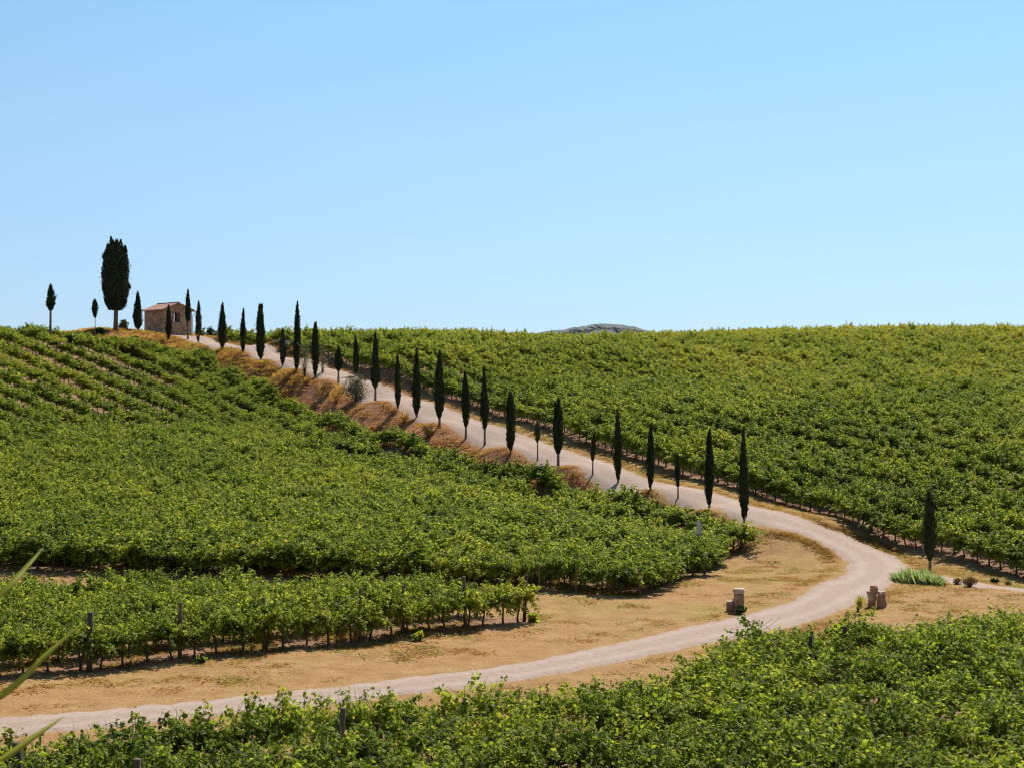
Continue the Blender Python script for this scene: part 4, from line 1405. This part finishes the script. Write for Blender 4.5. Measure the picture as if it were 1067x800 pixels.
def post(label, p, h, rad, mat, lean=(0, 0), group='wooden vine posts', seed=0):
    r = np.random.default_rng(seed)
    b = MB()
    b.tube([(0, 0, -.3), (lean[0] * .5 + r.normal(0, .006), lean[1] * .5, h * .5), (lean[0], lean[1], h - .02), (lean[0], lean[1], h)], [rad, rad * .96, rad * .92, rad * .8], 10)
    o = link('vine_post', b.mesh('vine_post', mat)); o.location = p
    tag(o, label, 'post', group)
    return o


FP = [(93, 0), (187, 0), (275, 0), (351, 0), (375, 0), (420, 0), (485, 0), (546, 0)]
FPl = ['thick dark post at the left end of the small block, crossed by no blade', 'second post from the left in the front row of the small block', 'grey post in the front row, third from the left',
       'short post in the front row just left of the pale straight one', 'pale straight post near the middle of the front row', 'grey post with a low green weed right of its foot',
       'post in the front row, second from its right end', 'end post under the last vine of the front row']
lr = resample(Lrow2, 0)
for i, (px, _) in enumerate(FP):
    xpx = CX + lr[:, 0] / lr[:, 1] * F
    y = np.interp(px, xpx, lr[:, 1]) + (-.38 if i == 0 else .12); p = ground_at(px, y)
    post(FPl[i], p, [1.95, 1.9, 1.85, 1.4, 1.9, 1.85, 1.9, 1.85][i], [.10, .075, .07, .06, .065, .065, .075, .075][i], M['dark_post'] if i in (0, 7) else M['post'], (rng.normal(0, .05), rng.normal(0, .03)), seed=i)
# posts showing above the near vines
for i, (px, top, d, rad, mt, lab) in enumerate([(352, 737, 33.6, .075, 'post', 'grey post end sticking out of the near vines beside the road'), (883, 652, 45.6, .07, 'dark_post', 'dark post end above the near vines, below the rough twin stones'),
                                                (841, 662, 43.6, .06, 'dark_post', 'dark short post end left of the one below the twin stones'), (20, 773, 30.6, .11, 'dark_post', 'thick dark post among the near vines, leftmost of all the posts'),
                                                (137, 790, 29.2, .08, 'post', 'leaning grey post among the near vines below the road, bottom left')]):
    p = ground_at(px, d)
    h = CZ - (top - CY) / F * d - p[2]
    post(lab, p, h, rad, M[mt], (rng.normal(0, .06) + (.12 if i in (0, 4) else 0), 0), 'wooden posts of the near vineyard', 40 + i)
# row-end posts of the left hillside field
for i, (px, py) in enumerate([(563, 616), (600, 619), (667, 622), (681, 613), (702, 603), (712, 598), (741, 588), (757, 578), (430, 606.5), (330, 602), (215, 597)]):
    p = hit(px, py)
    post('short grey post at the near edge of the big left vineyard', p, 1.25, .045, M['post'], (rng.normal(0, .05), 0), 'row end posts of the left hillside field', 60 + i)

# ------------------------------------------------------------------ long blades close to the camera, bottom left
D0 = 2.1
rt = np.array([-1.02, 2.1, 0]); rt[2] = float(hz(rt[0], rt[1])) - .02
reed = empty('reed_plant', rt, 0)
tag(reed, 'long yellow green blades of a reed reaching in from the left edge', 'reed')
for i, pts in enumerate([[(-60, 690), (0, 621), (26, 592), (45, 570)], [(-80, 760), (0, 725), (48, 682), (84, 650)], [(-60, 828), (0, 792), (40, 764), (68, 745)]]):
    d_ = D0 + i * .08
    q = [np.zeros(3), np.array([.03, 0, .25 + .05 * i])] + [up(x, y, d_ + .05 * k) - rt for k, (x, y) in enumerate(pts)]
    q = np.array(q)
    t = np.linspace(0, len(q) - 1, 60)
    # smooth
    qq = np.vstack([2 * q[0] - q[1], q, 2 * q[-1] - q[-2]])
    cv = []
    for tt in t:
        k = min(int(tt), len(q) - 2); f = tt - k
        p0, p1, p2, p3 = qq[k:k + 4]
        cv.append(.5 * ((2 * p1) + (p2 - p0) * f + (2 * p0 - 5 * p1 + 4 * p2 - p3) * f * f + (3 * p1 - p0 - 3 * p2 + p3) * f ** 3))
    cv = np.array(cv)
    wd = .0052 * np.interp(np.linspace(0, 1, 60), [0, .5, .72, .9, 1], [1.0, 1.15, 1.0, .55, .05])
    tg = nrm(np.gradient(cv, axis=0)); sd = nrm(np.cross(tg, np.array([[0, -1.0, .25]])))
    nn2 = np.cross(tg, sd)
    mb = MB()
    ring = np.stack([cv - sd * wd[:, None], cv + nn2 * wd[:, None] * .35, cv + sd * wd[:, None], cv + nn2 * wd[:, None] * .22], 1)
    f = []
    for k in range(59):
        for a in range(4): f.append((k * 4 + a, k * 4 + (a + 1) % 4, (k + 1) * 4 + (a + 1) % 4, (k + 1) * 4 + a))
    f.append((3, 2, 1, 0)); f.append((236, 237, 238, 239))
    mb.add(ring.reshape(-1, 3), f, 0, True)
    link('leaf', mb.mesh('reed_leaf', M['blade']), reed)
